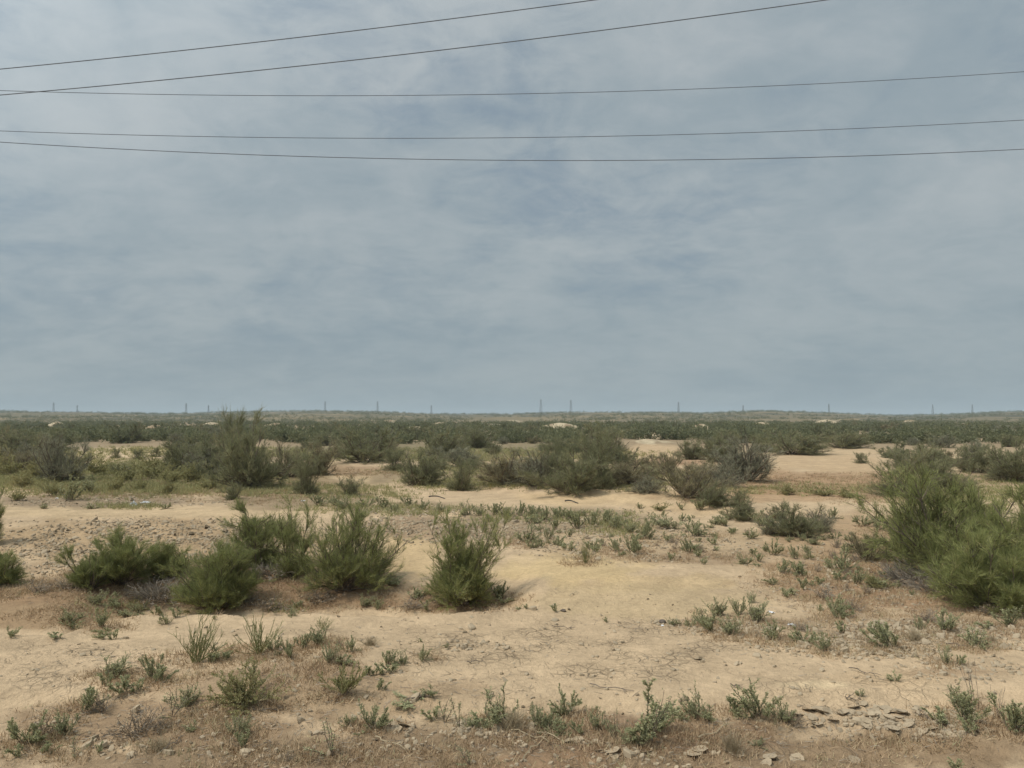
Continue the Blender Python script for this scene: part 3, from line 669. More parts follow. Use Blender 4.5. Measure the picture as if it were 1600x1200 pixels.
def grass_tuft(rng, w=.35, h=.26, n=170):
    az = rng.random(n) * 2 * pi; tl = np.radians(np.abs(rng.normal(size=n)) * 26)
    D = np.stack([np.sin(tl) * np.cos(az), np.sin(tl) * np.sin(az), np.cos(tl)], 1)
    C0 = make_curves(rng.normal(size=(n, 3)) * .03 * np.array([1, 1, 0]), D, h * rng.uniform(.5, 1.1, n), 4, rng, -.10, .08)
    C0, = fit([C0], w, h); return curves_to_sticks(C0[:3], .003, .001), curves_to_sticks(C0, .0022, .0008, rng.random(n))
def bare_stalks(rng, w=.3, h=.55, n=7):
    az = rng.random(n) * 2 * pi; tl = np.radians(rng.uniform(1, 16, n))
    D = np.stack([np.sin(tl) * np.cos(az), np.sin(tl) * np.sin(az), np.cos(tl)], 1)
    C0 = make_curves(rng.normal(size=(n, 3)) * .03 * np.array([1, 1, 0]), D, h * rng.uniform(.5, 1.05, n), 6, rng, .03, .07)
    C1, _ = spawn(C0, n * 5, .35, .95, h * .2, 3, rng, .45, .5, .1, .4, .1)
    C0, C1 = fit([C0, C1], w, h); return curves_to_sticks(C0, .0038, .0018) , curves_to_sticks(C1, .0022, .001)
def small_proto(key, nm, fn, ms, mf, seeds, w, h, **k):
    SM[key] = dict(w=w, h=h, items=[])
    for s_ in seeds:
        rng = np.random.default_rng(s_); st, fo = fn(rng, w=w, h=h, **k); t_ = thing(nm)
        build('stem', st, ms, t_); build('twigs' if key in 'wx' else 'foliage', fo, mf, t_); SM[key]['items'].append([t_, False])
small_proto('s', 'saltbush', small_saltbush, M_wood, M_salt, (501, 502, 503, 504, 505, 506, 507, 508, 509), .36, .36)
small_proto('r', 'leafy_herb', small_saltbush, M_wood, M_salt, (511, 512, 513), .30, .30, n=7, nl=330, leaf=(.022, .04), lw=.014)
small_proto('o', 'olive_herb', small_saltbush, M_straw, M_olive, (521, 522), .60, .40, n=26, nl=2600, leaf=(.014, .03), lw=.009)
small_proto('W', 'wiry_plant', wiry_plant, M_wiry, M_salt, (531, 532), .5, .5)
small_proto('t', 'thorny_herb', thorn_plant, M_wood, M_salt, (541, 542, 543), .45, .38)
small_proto('T', 'thorny_herb', thorn_plant, M_wood, M_salt, (546, 547), .18, .42, n=3, nl=170, tilt=(3, 18))
small_proto('d', 'dry_herb_bush', dry_bush, M_dead, M_dryherb, (551, 552), .45, .28)
small_proto('g', 'dry_grass_tuft', grass_tuft, M_straw, M_straw, (561, 562), .38, .28)
small_proto('x', 'bare_stalk_plant', bare_stalks, M_wood, M_dead, (571, 572), .3, .55)
PLACED = []
def place_small(key, px, py, hpx, wpx=None):
    P_ = SM[key]; lst = P_['items']; wpx = wpx or hpx * 1.0
    hpx *= 1.35 if (py < 785 and px < 400) else 1
    e = R.choice(lst) if all(q[1] for q in lst) else next(q for q in lst if not q[1])
    o = e[0] if not e[1] else dup(e[0]); e[1] = True
    s = m_per_px(px, py); put(o, px, py, rz=R.uniform(0, 6.28), sink=.01); o.rotation_euler = (R.gauss(0, .12), R.gauss(0, .12), R.uniform(0, 6.28)); wpx *= R.uniform(1.0, 1.3); hpx *= .92
    f = wpx * s / P_['w']; o.scale = (f, f, hpx * s / P_['h']); PLACED.append([o, px, py, hpx, wpx, key]); return o
SPL = """W 307 1035 78 74;r 345 1031 22 26;r 330 1036 16 20;s 180 1058 34 42;r 165 1072 22 24;r 195 1082 26 34;s 240 1060 40 36;r 250 1066 26 30;r 215 1081 20 24;s 135 1112 44 46;d 158 1112 30 46
d 215 1148 42 74;s 44 1162 52 56;d 68 1150 36 36;s 102 1146 34 34;r 32 1182 22 26;r 72 1178 18 26;t 270 1120 48 66;o 385 1100 62 96;s 370 1148 32 34;r 380 1170 30 26;s 158 980 34 26;s 108 972 24 34
r 115 984 16 20;r 18 996 18 16;r 90 996 10 24;r 158 998 12 22;r 178 999 16 20;r 165 992 12 22;s 258 976 20 16;r 275 966 18 18;r 245 961 16 18;r 335 968 8 8;d 248 1138 20 40;g 250 1172 24 40;t 115 1185 34 40
W 403 1022 62 58;r 428 1016 22 20;s 453 1027 34 26;s 473 1014 28 24;s 496 1006 34 34;W 505 984 22 22;s 516 1036 36 26;g 528 1038 26 26;o 535 1084 50 54;s 548 1018 24 24;g 578 1008 16 36;s 605 1038 26 30
s 628 1038 22 20;r 590 1054 18 26;r 576 1056 16 20;r 612 1050 14 30;s 660 1032 24 18;r 672 1088 16 20;r 640 1098 10 46;s 585 1138 40 44;T 718 1142 60 20;T 694 1130 44 24;t 520 1184 50 70;t 735 1196 28 50
s 780 1128 52 60;g 800 1140 40 54;s 885 1120 46 50;s 840 1134 36 44;s 858 1140 30 30;s 872 1146 24 30;s 905 1145 26 26;s 932 1140 38 28;t 963 1158 54 38;s 1012 1148 80 76;T 1018 1160 90 24;s 1088 1120 46 30
s 1108 1126 28 34;g 1145 1174 38 52;s 1182 1122 62 60;s 1220 1126 30 36;d 1240 1132 20 30;r 868 956 14 12;r 948 972 9 9;r 822 950 7 10;r 811 952 6 8;s 1049 978 14 14;s 1078 980 16 16;s 1110 987 32 36;s 1145 992 32 32
s 1120 962 28 26;s 1155 960 28 26;s 1176 942 20 14;s 1182 972 36 34;s 1100 975 26 28;s 1208 1001 34 30;s 1253 1006 28 36;s 1287 1018 32 30;s 1392 1014 44 48;s 1370 992 24 26;s 1305 957 30 28;s 1310 966 30 34
r 1317 986 20 22;s 1437 984 22 20;s 1475 986 34 38;s 1522 1010 30 38;s 1477 1038 32 17;s 1575 980 34 38;r 1547 984 14 22;r 1398 1064 14 17;r 1344 1088 13 13;s 1512 1130 56 46;x 1522 1104 78 22;x 1560 1122 52 26
s 1588 1146 64 54;T 1472 1146 34 14;r 1496 1204 18 26;s 825 847 30 28;s 856 842 22 16;s 902 826 30 32;W 915 880 44 26;r 887 860 16 18;s 928 858 18 14;s 990 866 32 24;s 964 862 24 20;r 970 870 14 12;r 1043 846 15 18
s 1046 826 20 44;s 1085 838 26 32;s 1006 842 34 24;r 1117 852 14 16;s 1075 864 24 22;r 1047 876 14 12;r 1092 870 14 14;r 1099 882 14 10;s 1064 796 12 18;s 1094 797 18 26;s 1120 820 16 22;s 1134 822 18 20;s 1190 822 26 28
s 1172 842 18 26;s 1165 882 20 22;r 1185 877 14 16;s 1243 874 24 20;s 1265 874 18 14;s 1315 894 38 32;s 1222 896 24 26;s 1252 900 22 28;s 1210 868 28 24;s 1337 912 26 26;r 1210 914 12 20;r 1228 932 16 20;r 1256 922 20 16
r 1278 914 14 16;r 1240 930 12 14;g 1430 1000 22 34;d 1330 952 20 40;d 1450 970 20 50;s 730 804 22 26;s 750 806 20 22;s 772 804 22 24;s 790 808 18 22;s 812 806 24 24;s 832 808 20 22;s 850 812 22 26;s 872 810 20 24
s 892 812 20 22;s 868 826 18 20;s 925 822 28 26;s 945 818 26 24;s 962 826 26 26;s 985 832 20 22;s 660 796 18 24;s 690 800 16 22;s 640 790 16 24;s 600 794 18 30;s 570 792 18 26;s 500 790 18 30;s 535 794 20 30;s 520 786 16 24
s 615 800 12 20;s 760 815 14 20;r 195 880 16 10;s 143 795 10 16;s 70 795 10 12;s 260 795 10 20;o 110 752 26 40;o 60 748 26 44;o 20 742 26 50;o 150 742 24 44;o 195 752 22 44;o 235 748 24 44;o 262 755 22 40;o 300 752 22 36
o 35 762 20 36;o 85 775 22 30;s 108 782 28 40;s 140 770 22 30;o 180 768 18 36;o 220 766 16 30;o 262 772 18 28;o 305 745 20 32;o 10 728 24 44;o 70 728 22 40;o 130 726 18 40;o 25 782 14 30;o 330 765 16 30;o 240 732 16 34
s 570 948 20 28;s 590 952 18 22;r 665 953 16 14;s 650 936 18 36;s 610 914 14 40;s 782 935 28 30;r 790 944 14 20;s 455 962 12 18;r 700 1012 8 10;r 657 1003 7 8;r 465 948 12 14;s 195 962 12 40;s 150 945 22 26;s 185 950 26 34
s 215 955 16 26;r 320 945 16 20;r 345 950 14 20;s 1060 975 8 12;o 1290 775 16 50;o 1325 778 14 40;o 1230 772 16 40;s 1270 850 14 20;s 1375 828 22 30;s 1350 822 20 26;s 1300 810 18 24;o 1370 920 26 34;d 1290 935 24 44;d 1250 985 16 40
d 1545 960 18 40;o 1030 798 14 26;s 1000 795 10 14;d 690 945 20 40;d 640 950 16 50;d 420 952 20 60;d 500 940 20 60;d 60 925 20 50;d 100 920 20 50""".replace('\n', ';')
for e in SPL.split(';'):
    q = e.split(); place_small(q[0], *[float(z) for z in q[1:]])
print('small plants placed', len(PLACED))
# extra seedlings scattered over the right flat
rr = random.Random(77); cnt = 0
while cnt < 140:
    px, py = rr.uniform(820, 1430), rr.uniform(798, 960)
    if py > 868 + max(0, px - 1000) * .18 or (px < 1180 and 868 < py) or py < 800 + (px - 800) * .02: continue
    if abs(px - 722) < 80: continue
    hh = rr.uniform(7, 18) * (.7 + (py - 790) / 300)
    place_small(rr.choice('srsrd'), px, py, hh, hh * rr.uniform(.9, 1.4)); cnt += 1

# younger companions around the larger plants
for p in [q for q in PLACED if q[3] >= 26 and q[2] > 800]:
    if rr.random() < .55 and cnt < 225:
        px, py = p[1] + rr.choice((-1, 1)) * rr.uniform(.5, 1.1) * p[4], p[2] + rr.uniform(-10, 8); hh = p[3] * rr.uniform(.25, .55)
        place_small(rr.choice('srrdg'), px, py, hh, hh * rr.uniform(1, 1.6)); cnt += 1

# labels of the small plants: kind, zone, order from the left
LOOK = {'s': ('grey-green saltbush', 'saltbush'), 'r': ('sparse leafy green herb', 'herb'), 'o': ('bushy yellow-green herb', 'herb'), 'W': ('wiry plant of radiating stems', 'wiry plant'),
        't': ('thorny open-branched herb', 'thorny herb'), 'T': ('upright thorny stalk', 'thorny herb'), 'd': ('brown dried-up herb bush', 'dry herb'), 'g': ('straw-coloured grass tuft', 'grass tuft'), 'x': ('leafless plant of tall thin stalks', 'stalk plant')}
def zone(px, py):
    if py < 785 and px < 400: return 'in the light green patch at the left'
    if py < 830 and 400 < px < 1000: return 'in the row beyond the terrace'
    if py < 830: return 'near the pale sand tongue' if px > 700 else 'on the litter beyond the terrace'
    if py < 960 and px < 800 and py > 870: return 'in the hollow of broom shrubs'
    if py < 900 and px >= 780 and px < 1000: return 'just behind the yellow sand swell'
    if py < 900 and px >= 1000 and px < 1180: return 'right behind the sand swell'
    if py < 945 and px >= 1180: return 'left of the largest green shrub'
    if py < 1050 and px >= 1040: return 'along the gravel by the dark stone' if px < 1300 else 'below the largest green shrub'
    if py < 1010 and px < 240: return 'in the brown dip at the left edge'
    if py < 1015 and px < 700: return 'on sand below the broom row'
    if py < 1015: return 'on the bare pale sand in the centre'
    if px < 340: return 'in the lower left corner ground'
    if px < 690: return 'on litter left of bottom centre'
    if px < 1000: return 'in the plant row at the bottom centre'
    if px < 1260: return 'in the row right of bottom centre'
    return 'near the broken mud shelf'
ORD = ['', 'second', 'third', 'fourth', 'fifth', 'sixth', 'seventh', 'eighth', 'ninth', 'tenth', 'eleventh', 'twelfth', 'thirteenth', 'fourteenth', 'fifteenth', 'sixteenth', 'seventeenth', 'eighteenth', 'nineteenth', 'twentieth',
       'twenty-first', 'twenty-second', 'twenty-third', 'twenty-fourth', 'twenty-fifth', 'twenty-sixth', 'twenty-seventh', 'twenty-eighth', 'twenty-ninth', 'thirtieth', 'thirty-first', 'thirty-second']
groups = {}
for p in PLACED: groups.setdefault((LOOK[p[5]][0], zone(p[1], p[2])), []).append(p)
for (lk, zn), ps in groups.items():
    ps.sort(key=lambda p: p[1])
    for i, p in enumerate(ps):
        if len(ps) == 1: lab = 'only ' + lk + ' ' + zn
        elif i == 0: lab = 'leftmost ' + lk + ' ' + zn
        elif i == len(ps) - 1: lab = 'rightmost ' + lk + ' ' + zn
        else: lab = ORD[min(i, 31)] + ' ' + lk + ' from the left ' + zn
        tag(p[0], lab, LOOK[p[5]][1], LOOK[p[5]][1] + ' plants dotting the ground')

# ------------------------------------------------------------------ far scrub
rng = np.random.default_rng(9)
FARP = []
for i, (mf, nm) in enumerate(((M_far, 'far_shrub'), (M_tam, 'far_shrub'), (M_far, 'far_shrub'), (M_grey, 'far_shrub'), (M_far, 'far_shrub'), (M_brownish, 'far_shrub'))):
    ch = merged(nm, np.random.default_rng(600 + i), mf, w=3.2, h=2.3, n0=14, n1=60, n2=260, nb=5200, bl=(.15, .34), bw=.04, bspread=.95, up=.05, tilt=(8, 66), stemr=.045, low=.1)
    o = build('distant_shrub', ch, [mf, M_wood], link=False); FARP.append(o.data); bpy.data.objects.remove(o)
CLEAR = [(110, 268, 694, 722), (950, 1105, 688, 728), (1195, 1395, 694, 775)]
def scatter_world(n, d0, d1, margin=1.12, power=1.0):
    D = (rng.random(n) * (d1 ** power - d0 ** power) + d0 ** power) ** (1 / power)
    x = (rng.random(n) * 2 - 1) * D * .667 * margin; return x, D
def hump_mask(x, y, k=1.0):
    m_ = np.zeros(len(x), bool)
    for hx, hy, w in HUMPW:
        r = w * hy / F
        m_ |= (np.abs(x - hx) < r * k) & (y < hy + r * .8) & (y > hy - r * 1.8 - 9)
    return m_
x, y = scatter_world(2400, 52, 230, power=1.1); z = H(x, y); u, v = proj(x, y, z)
ok = ~hump_mask(x, y, .5)
for (a0, a1, b0, b1) in CLEAR: ok &= ~((u > a0) & (u < a1) & (v > b0) & (v < b1))
ok &= ~((v > 700) & (u > 1180) & (u < 1400)); ok &= ~((v > 716) & (u < 260)) & ~((v > 722) & (u > 1150))
ok &= (fbm(x / 16, y / 16, 3, 15) > .36) | (y > 90)
ok &= (u > -60) & (u < 1660)
idx = np.nonzero(ok)[0][:300]
def seg(px):
    names = ['under the two leftmost pylons', 'left of the tallest dark bush', 'right of the tallest dark bush', 'left of the picture centre',
             'around the picture centre', 'below the two tall central pylons', 'right of the two central pylons', 'above the bare slope at right', 'right of the bare slope', 'at the far right edge']
    return names[int(np.clip(px // 160, 0, 9))]
for j in idx:
    o = bpy.data.objects.new('distant_shrub', FARP[int(rng.integers(0, 6))]); COL.objects.link(o)
    o.location = (x[j], y[j], z[j] - .05); o.rotation_euler = (0, 0, rng.random() * 6.28)
    s = rng.uniform(.45, 1.15) * (.62 if v[j] > 706 else .92); o.scale = (s * rng.uniform(.9, 1.35), s * rng.uniform(.9, 1.35), s * rng.uniform(.8, 1.15))
    near_ = 'nearer' if y[j] < 110 else 'farther'
    tag(o, f'dark shrub in the {near_} far scrub {seg(u[j])}', 'shrub', f'{near_} far belt shrubs {seg(u[j])}')
print('far shrubs', len(idx))
# beyond them one mass of scrub
def low_shrub(rng, nb, bw, bl):
    st, fo = shrub_mesh(rng, w=3.6, h=2.1, n0=9, n1=40, n2=110, bspread=1.5, up=.0, nb=nb, bl=bl, bw=bw, tilt=(8, 66), stemr=.05, low=0); return fo[0]
lows = [low_shrub(np.random.default_rng(700 + i), 330, .20, (.3, .6)) for i in range(5)]
x, y = scatter_world(5200, 100, 460, 1.2, .9); z = H(x, y)
m_ = hump_mask(x, y, .7); uu, vv = proj(x, y, z)
for (a0, a1, b0, b1) in CLEAR: m_ |= (uu > a0) & (uu < a1) & (vv > b0) & (vv < b1)
m_ |= (fbm(x / 26, y / 45, 3, 19) < .42) & (y > 130)
x, y, z = x[~m_], y[~m_], z[~m_]
x2, y2 = scatter_world(11000, 430, 1900, 1.2, 1.0); z2 = H(x2, y2); k2 = fbm(x2 / 60, y2 / 90, 3, 29) > .46
sz = np.concatenate([rng.uniform(.4, 1.05, len(x)), rng.uniform(.5, 1.35, k2.sum()) * np.where(y2[k2] > 1150, 1.45, 1)])
x = np.concatenate([x, x2[k2]]); y = np.concatenate([y, y2[k2]]); z = np.concatenate([z, z2[k2]])
chs = []
for q in range(len(x)):
    V_, F_, T_ = lows[q % 5]; a_ = rng.random() * 6.28; c_, s_ = cos(a_), sin(a_); s2 = sz[q]
    n_ = len(V_) if y[q] < 420 else len(V_) // 4 // 3 * 3
    VV = V_[:n_]; W_ = np.stack([(VV[:, 0] * c_ - VV[:, 1] * s_) * s2 * (1 if y[q] < 420 else 1.15) + x[q], (VV[:, 0] * s_ + VV[:, 1] * c_) * s2 + y[q], VV[:, 2] * s2 + z[q] - .1], 1)
    chs.append((W_, F_[:n_ // 3], np.clip(T_[:n_] + rng.normal() * .08, 0, 1)))
V_ = np.concatenate([c[0] for c in chs]); T_ = np.concatenate([c[2] for c in chs]); F_ = np.arange(len(V_)).reshape(-1, 3)
fs = build('far_scrub', [(V_, F_, T_)], M_far); tag(fs, 'continuous dark belt of scrub covering the plain and hills up to the horizon', 'scrub', kind='stuff')
print('far stuff', len(x), len(V_))

# ------------------------------------------------------------------ ground cover (uncountable)
def density(u, v, L_):
    k = np.zeros(len(u))
    for (u0, v0, a, b2, s) in L_: k = np.maximum(k, s * sstep(1.25, .45, np.sqrt(((u - u0) / a) ** 2 + ((v - v0) / b2) ** 2)))
    return k
def cover_points(n, L_, d0, d1, seed, power=.0001, patch=.9):
    r_ = np.random.default_rng(seed); D = np.exp(r_.random(n) * (math.log(d1) - math.log(d0)) + math.log(d0)); x = (r_.random(n) * 2 - 1) * D * .72
    z = H(x, D); u, v = proj(x, D, z); k = density(u, v, L_) * sstep(.24, .52, fbm(x / patch, D / patch, 3, seed)); ok = r_.random(n) < k
    return x[ok], D[ok], z[ok], r_
def tufts(x, y, z, r_, nb, hgt, wid, lean, bw):
    n = len(x); P = np.repeat(np.stack([x, y, z - .01], 1), nb, 0) + r_.normal(size=(n * nb, 3)) * np.array([wid, wid, 0])
    D = nrm(r_.normal(size=(n * nb, 3)) * lean + np.array([[0, 0, 1.]])); s = np.repeat(r_.uniform(.5, 1.3, n), nb) * (1 + np.repeat(y, nb) / 60)
    t0 = np.repeat(np.clip(.5 + r_.normal(size=n) * .2, 0, 1), nb)
    return blades(P, D, hgt * s * r_.uniform(.5, 1.2, n * nb), bw * (1 + np.repeat(y, nb) / 25), r_, t0)
DRY = [(p[1], p[2], p[4] * 1.1 + 8, 7 + p[3] * .15, .8) for p in PLACED if p[3] > 22 and p[2] > 830] + [(60, 925, 150, 22, 1), (100, 960, 120, 24, .7), (420, 935, 380, 22, 1.0), (300, 905, 240, 30, .8), (600, 940, 200, 16, .9), (700, 945, 110, 14, 1), (230, 1120, 170, 40, .8), (480, 1060, 110, 22, .5), (340, 1060, 60, 16, .6),
       (820, 1150, 120, 22, .7), (1100, 1150, 120, 24, .5), (1450, 1160, 160, 18, .6), (1350, 905, 170, 45, .85), (1430, 945, 180, 24, .8), (1480, 985, 140, 18, .5), (1380, 850, 60, 40, .8), (1290, 755, 190, 16, .9), (1100, 780, 60, 10, .5),
       (1380, 770, 110, 20, .7), (250, 765, 260, 16, .7), (540, 740, 120, 8, .7), (780, 712, 200, 10, .7), (1150, 740, 70, 20, .7), (380, 780, 120, 9, .6), (1330, 985, 160, 18, .3), (560, 1180, 300, 25, .35), (1100, 872, 110, 9, .6), (1030, 730, 80, 10, .5), (800, 1190, 800, 30, .18)]
x, y, z, r_ = cover_points(155000, DRY, 7, 80, 801)
dh = build('dry_herbs', [tufts(x, y, z, r_, 10, .085, .06, .9, .008)], M_dryherb); tag(dh, 'reddish brown dried herbs carpeting the hollow and slopes', 'dry herbs', kind='stuff'); print('dry', len(x))
GRN = [(180, 748, 260, 30, 1), (60, 735, 120, 28, 1), (420, 765, 120, 14, .5), (540, 770, 140, 12, .4), (780, 755, 160, 12, .7), (700, 712, 330, 12, .7), (300, 705, 200, 8, .6), (780, 735, 180, 10, .6), (870, 808, 150, 9, .4), (600, 795, 170, 8, .3), (190, 792, 60, 5, .8), (640, 800, 120, 8, .3), (1250, 765, 160, 10, .4), (980, 762, 100, 8, .5), (440, 950, 30, 8, .5),
       (1500, 770, 120, 30, .4), (60, 710, 120, 10, .6), (960, 825, 60, 14, .4), (1060, 750, 90, 14, .5), (180, 945, 60, 16, .4)]
x, y, z, r_ = cover_points(150000, GRN, 12, 90, 803)
gh = build('green_herbs', [tufts(x, y, z, r_, 8, .15, .08, .7, .013)], M_olive); tag(gh, 'low yellow-green herbs filling the patch beyond the terrace', 'herbs', kind='stuff'); print('green', len(x))
# clods and crust crumbs
CLD = [(250, 850, 330, 38, 1), (690, 828, 150, 22, 1), (860, 825, 160, 26, .8), (1000, 850, 190, 30, .45), (1400, 1000, 230, 30, .9), (1160, 985, 100, 14, .9), (1100, 975, 140, 8, .5), (1430, 1130, 150, 26, .6), (930, 1180, 250, 26, .1), (620, 1135, 50, 12, .9),
       (60, 870, 120, 30, .6), (400, 1150, 400, 50, .1), (1350, 900, 180, 60, .25), (740, 1010, 60, 10, .4), (760, 1140, 90, 18, .6), (1500, 1040, 100, 30, .3), (800, 1050, 800, 120, .03), (180, 785, 190, 8, .6), (640, 800, 120, 9, .6), (900, 800, 140, 6, .4)]
x, y, z, r_ = cover_points(150000, CLD, 7, 45, 805, patch=.45)
n = len(x); base = np.array([(cos(k * pi / 3), sin(k * pi / 3), 0) for k in range(6)]); s = r_.uniform(.008, .03, n) * (1 + y / 30) * np.where(r_.random(n) < .06, 1.9, 1); az = r_.random(n) * 6.28
rad = s[:, None] * r_.uniform(.55, 1.25, (n, 6)); a_ = az[:, None] + np.arange(6)[None] * pi / 3
hgt = s * r_.uniform(.3, .8, n); tx = r_.normal(size=n) * .35; ty = r_.normal(size=n) * .35
def ring(f, zz):
    X_ = rad * f * np.cos(a_); Y_ = rad * f * np.sin(a_); return np.stack([X_ + x[:, None], Y_ + y[:, None], z[:, None] + zz[:, None] + X_ * tx[:, None] + Y_ * ty[:, None]], 2)
Vc = np.concatenate([ring(1.0, -s * .25), ring(.9, hgt * .75), ring(.45, hgt)], 1).reshape(-1, 3); b0 = (np.arange(n) * 18)[:, None]
q4 = np.concatenate([b0 + np.array([[r0 * 6 + k, r0 * 6 + (k + 1) % 6, r0 * 6 + 6 + (k + 1) % 6, r0 * 6 + 6 + k]]) for r0 in (0, 1) for k in range(6)])
q4 = np.concatenate([q4, b0 + np.array([[12, 13, 14, 15]]), b0 + np.array([[12, 15, 16, 17]])])
cl = build('mud_clods', [(Vc, q4)], M_clod); tag(cl, 'loose crumbs and clods of dried mud strewn over the crust', 'clods', kind='stuff'); print('clods', n)
# twig litter
LIT = [(800, 1150, 900, 60, .6), (250, 1130, 260, 60, .8), (560, 1070, 260, 40, .5), (150, 785, 220, 12, .8), (700, 805, 250, 16, .8), (1000, 845, 200, 40, .7), (1350, 960, 280, 60, .8), (1080, 975, 200, 12, .6), (700, 1000, 300, 30, .2), (400, 930, 400, 30, .8), (1100, 1060, 300, 50, .12), (150, 1040, 200, 30, .2), (250, 850, 300, 40, .35)]
x, y, z, r_ = cover_points(26000, LIT, 7, 45, 807, patch=1.2); n = len(x)
A_ = np.stack([x, y, z + .008], 1); az = r_.random(n) * 6.28; Ln = r_.uniform(.03, .13, n) * (1 + y / 60); B_ = A_ + np.stack([np.cos(az) * Ln, np.sin(az) * Ln, r_.uniform(-.005, .035, n)], 1)
B_[:, 2] = np.maximum(B_[:, 2], H(B_[:, 0], B_[:, 1]) + .002); Cm = (A_ + B_) / 2 + r_.normal(size=(n, 3)) * np.array([.012, .012, .004])
wd = .0022 * (1 + y / 22); tn = r_.random(n)
tl_ = build('twig_litter', [sticks(A_, Cm, wd, wd * .8, tn), sticks(Cm, B_, wd * .8, wd * .5, tn)], M_dead); tag(tl_, 'short dry twigs littering the soil between the plants', 'twigs', kind='stuff'); print('twigs', n)

# ------------------------------------------------------------------ individual fallen branches
BRL = [(270, 1165, 30, 20, 'forked dark twig lying at the bottom left'), (540, 1089, 24, 4, 'short thick twig under the bushy yellow-green herb'), (690, 1013, 40, 12, 'bent dark twig lifting from the pale sand'), (875, 1118, 12, 4, 'thin twig by the bottom centre saltbush'),
       (830, 1155, 60, -18, 'long pale dead stalk lying at the bottom centre'), (850, 1148, 80, -26, 'second pale dead stalk crossing the first'), (835, 1170, 40, 40, 'pale stalk slanting toward the bottom edge'), (610, 1165, 46, -22, 'curved pale stick on the littered ground'),
       (740, 1037, 24, 2, 'small forked stick on the cracked flat'), (880, 982, 34, -4, 'thin bent twig on the sand left of the dark stone'), (1350, 1053, 50, -14, 'line of dark root pieces on the right flat'), (1440, 1122, 24, -10, 'dark bark splinter at the edge of the mud shelf'),
       (800, 937, 10, 1, 'short dark stick right of the lone forked shrub'), (896, 930, 8, 6, 'tiny upright stick on the pale swell'), (1150, 1075, 20, -4, 'slim twig on the right flat'), (420, 1112, 44, 2, 'dark twig row on the lower left ground'), (660, 1093, 60, 10, 'long rooty twig reaching right of the littered ground'),
       (955, 1078, 70, -8, 'thin root lying above the bottom plant row'), (1330, 1095, 20, -6, 'twig at the top edge of the broken mud'), (1080, 848, 60, -6, 'long thin branch lying on the flat behind the swell'), (1300, 818, 60, -3, 'pale branch lying on the right flat'), (1490, 1010, 30, -3, 'dark flat stick below the large right shrub'),
       (180, 1150, 40, 10, 'crooked twig among the brown herbs'), (1120, 1145, 50, 26, 'pale straight stalk right of the bottom plant row'), (180, 817, 34, 1, 'dark stick on the mud terrace'), (720, 798, 22, 2, 'curved black stick beyond the terrace')]
for i, (px, py, w, rise, lab) in enumerate(BRL):
    r_ = np.random.default_rng(900 + i); p0 = np.array(at(px - w / 2, py + rise / 2)); p1 = np.array(at(px + w / 2, py - rise / 2)); s = p0[1] / F
    if np.linalg.norm(p1 - p0) > w * s * 3.0: p1 = p0 + (p1 - p0) / np.linalg.norm(p1 - p0) * w * s * 3.0
    K = 8; tt = np.linspace(0, 1, K)[:, None]; C = p0 + (p1 - p0) * tt + r_.normal(size=(K, 3)) * np.array([.012, .012, 0])
    C[:, 2] = H(C[:, 0], C[:, 1]) + .012 + .03 * np.abs(np.sin(tt[:, 0] * 5 + i)) ; o_ = C[K // 2].copy(); C = (C - o_)[None]
    tw, _ = spawn(C, 5, .2, .9, .10, 3, r_, .8, .1, .1, .2, 0)
    dk = 'pale' in lab
    o = build('fallen_branch', curves_to_sticks(C, .009, .004) + curves_to_sticks(tw, .004, .002), M_straw if dk else M_wood); o.location = o_
    tag(o, lab, 'branch', 'fallen branches and stalks')

# broken plates of dried mud
PLT = []
for i in range(5):
    r_ = np.random.default_rng(950 + i); k = 7; a_ = np.sort(r_.random(k) * .5 + np.arange(k)) * 2 * pi / k; rr_ = r_.uniform(.75, 1.15, k) * .5
    rings = []
    for f, top in ((1, 0), (1.0, 1), (.55, 1), (0.05, 1)):
        zz = .11 * top * .5 + .16 * (f ** 2) * (.5 + .5 * np.cos(a_ - 1)) + r_.normal(size=k) * .01; rings.append(np.stack([rr_ * f * np.cos(a_), rr_ * f * np.sin(a_), zz], 1))
    bot = rings[0].copy() * .92; bot[:, 2] -= .02
    V_ = np.concatenate([bot] + rings[1:]); q = np.array([[r0 * k + j, r0 * k + (j + 1) % k, (r0 + 1) * k + (j + 1) % k, (r0 + 1) * k + j] for r0 in range(3) for j in range(k)])
    o = build('mud_plate', [(V_, q), ], M_mud, link=False); PLT.append(o.data); bpy.data.objects.remove(o)
ZP = [(1345, 1118, 105, 17, 34, 'curled dried mud plate in the broken crust at lower right'), (1470, 1140, 80, 12, 14, 'mud plate in the crust under the stalk plant at lower right'), (990, 1178, 60, 12, 7, 'flat mud plate near the bottom edge right of centre'), (620, 1136, 32, 9, 10, 'mud plate right of the small saltbush left of bottom centre'),
      (905, 1158, 30, 8, 7, 'mud plate just below the bottom centre plant row'), (1250, 1185, 120, 12, 5, 'mud plate near the bottom edge at the lower right'), (1110, 1178, 60, 12, 4, 'mud plate beside the straw tuft at the bottom')]
r_ = np.random.default_rng(960)
for (u0, v0, a, b2, n, lab) in ZP:
    for j in range(n):
        q = math.sqrt(r_.random()); w_ = r_.random() * 6.28; px, py = u0 + a * q * cos(w_), v0 + b2 * q * sin(w_) + (px - u0) * .09 * (u0 == 1345) if j else v0
        X_, Y_, Z_ = at(px, py); o = bpy.data.objects.new('mud_plate', PLT[int(r_.integers(0, 5))]); COL.objects.link(o)
        s = r_.uniform(.09, .19); o.location = (X_, Y_, Z_ + .006); o.scale = (s, s, s * .55); o.rotation_euler = (r_.normal() * .22, r_.normal() * .22, r_.random() * 6.28)
        tag(o, lab, 'mud plate', lab.replace('plate', 'plates', 1))

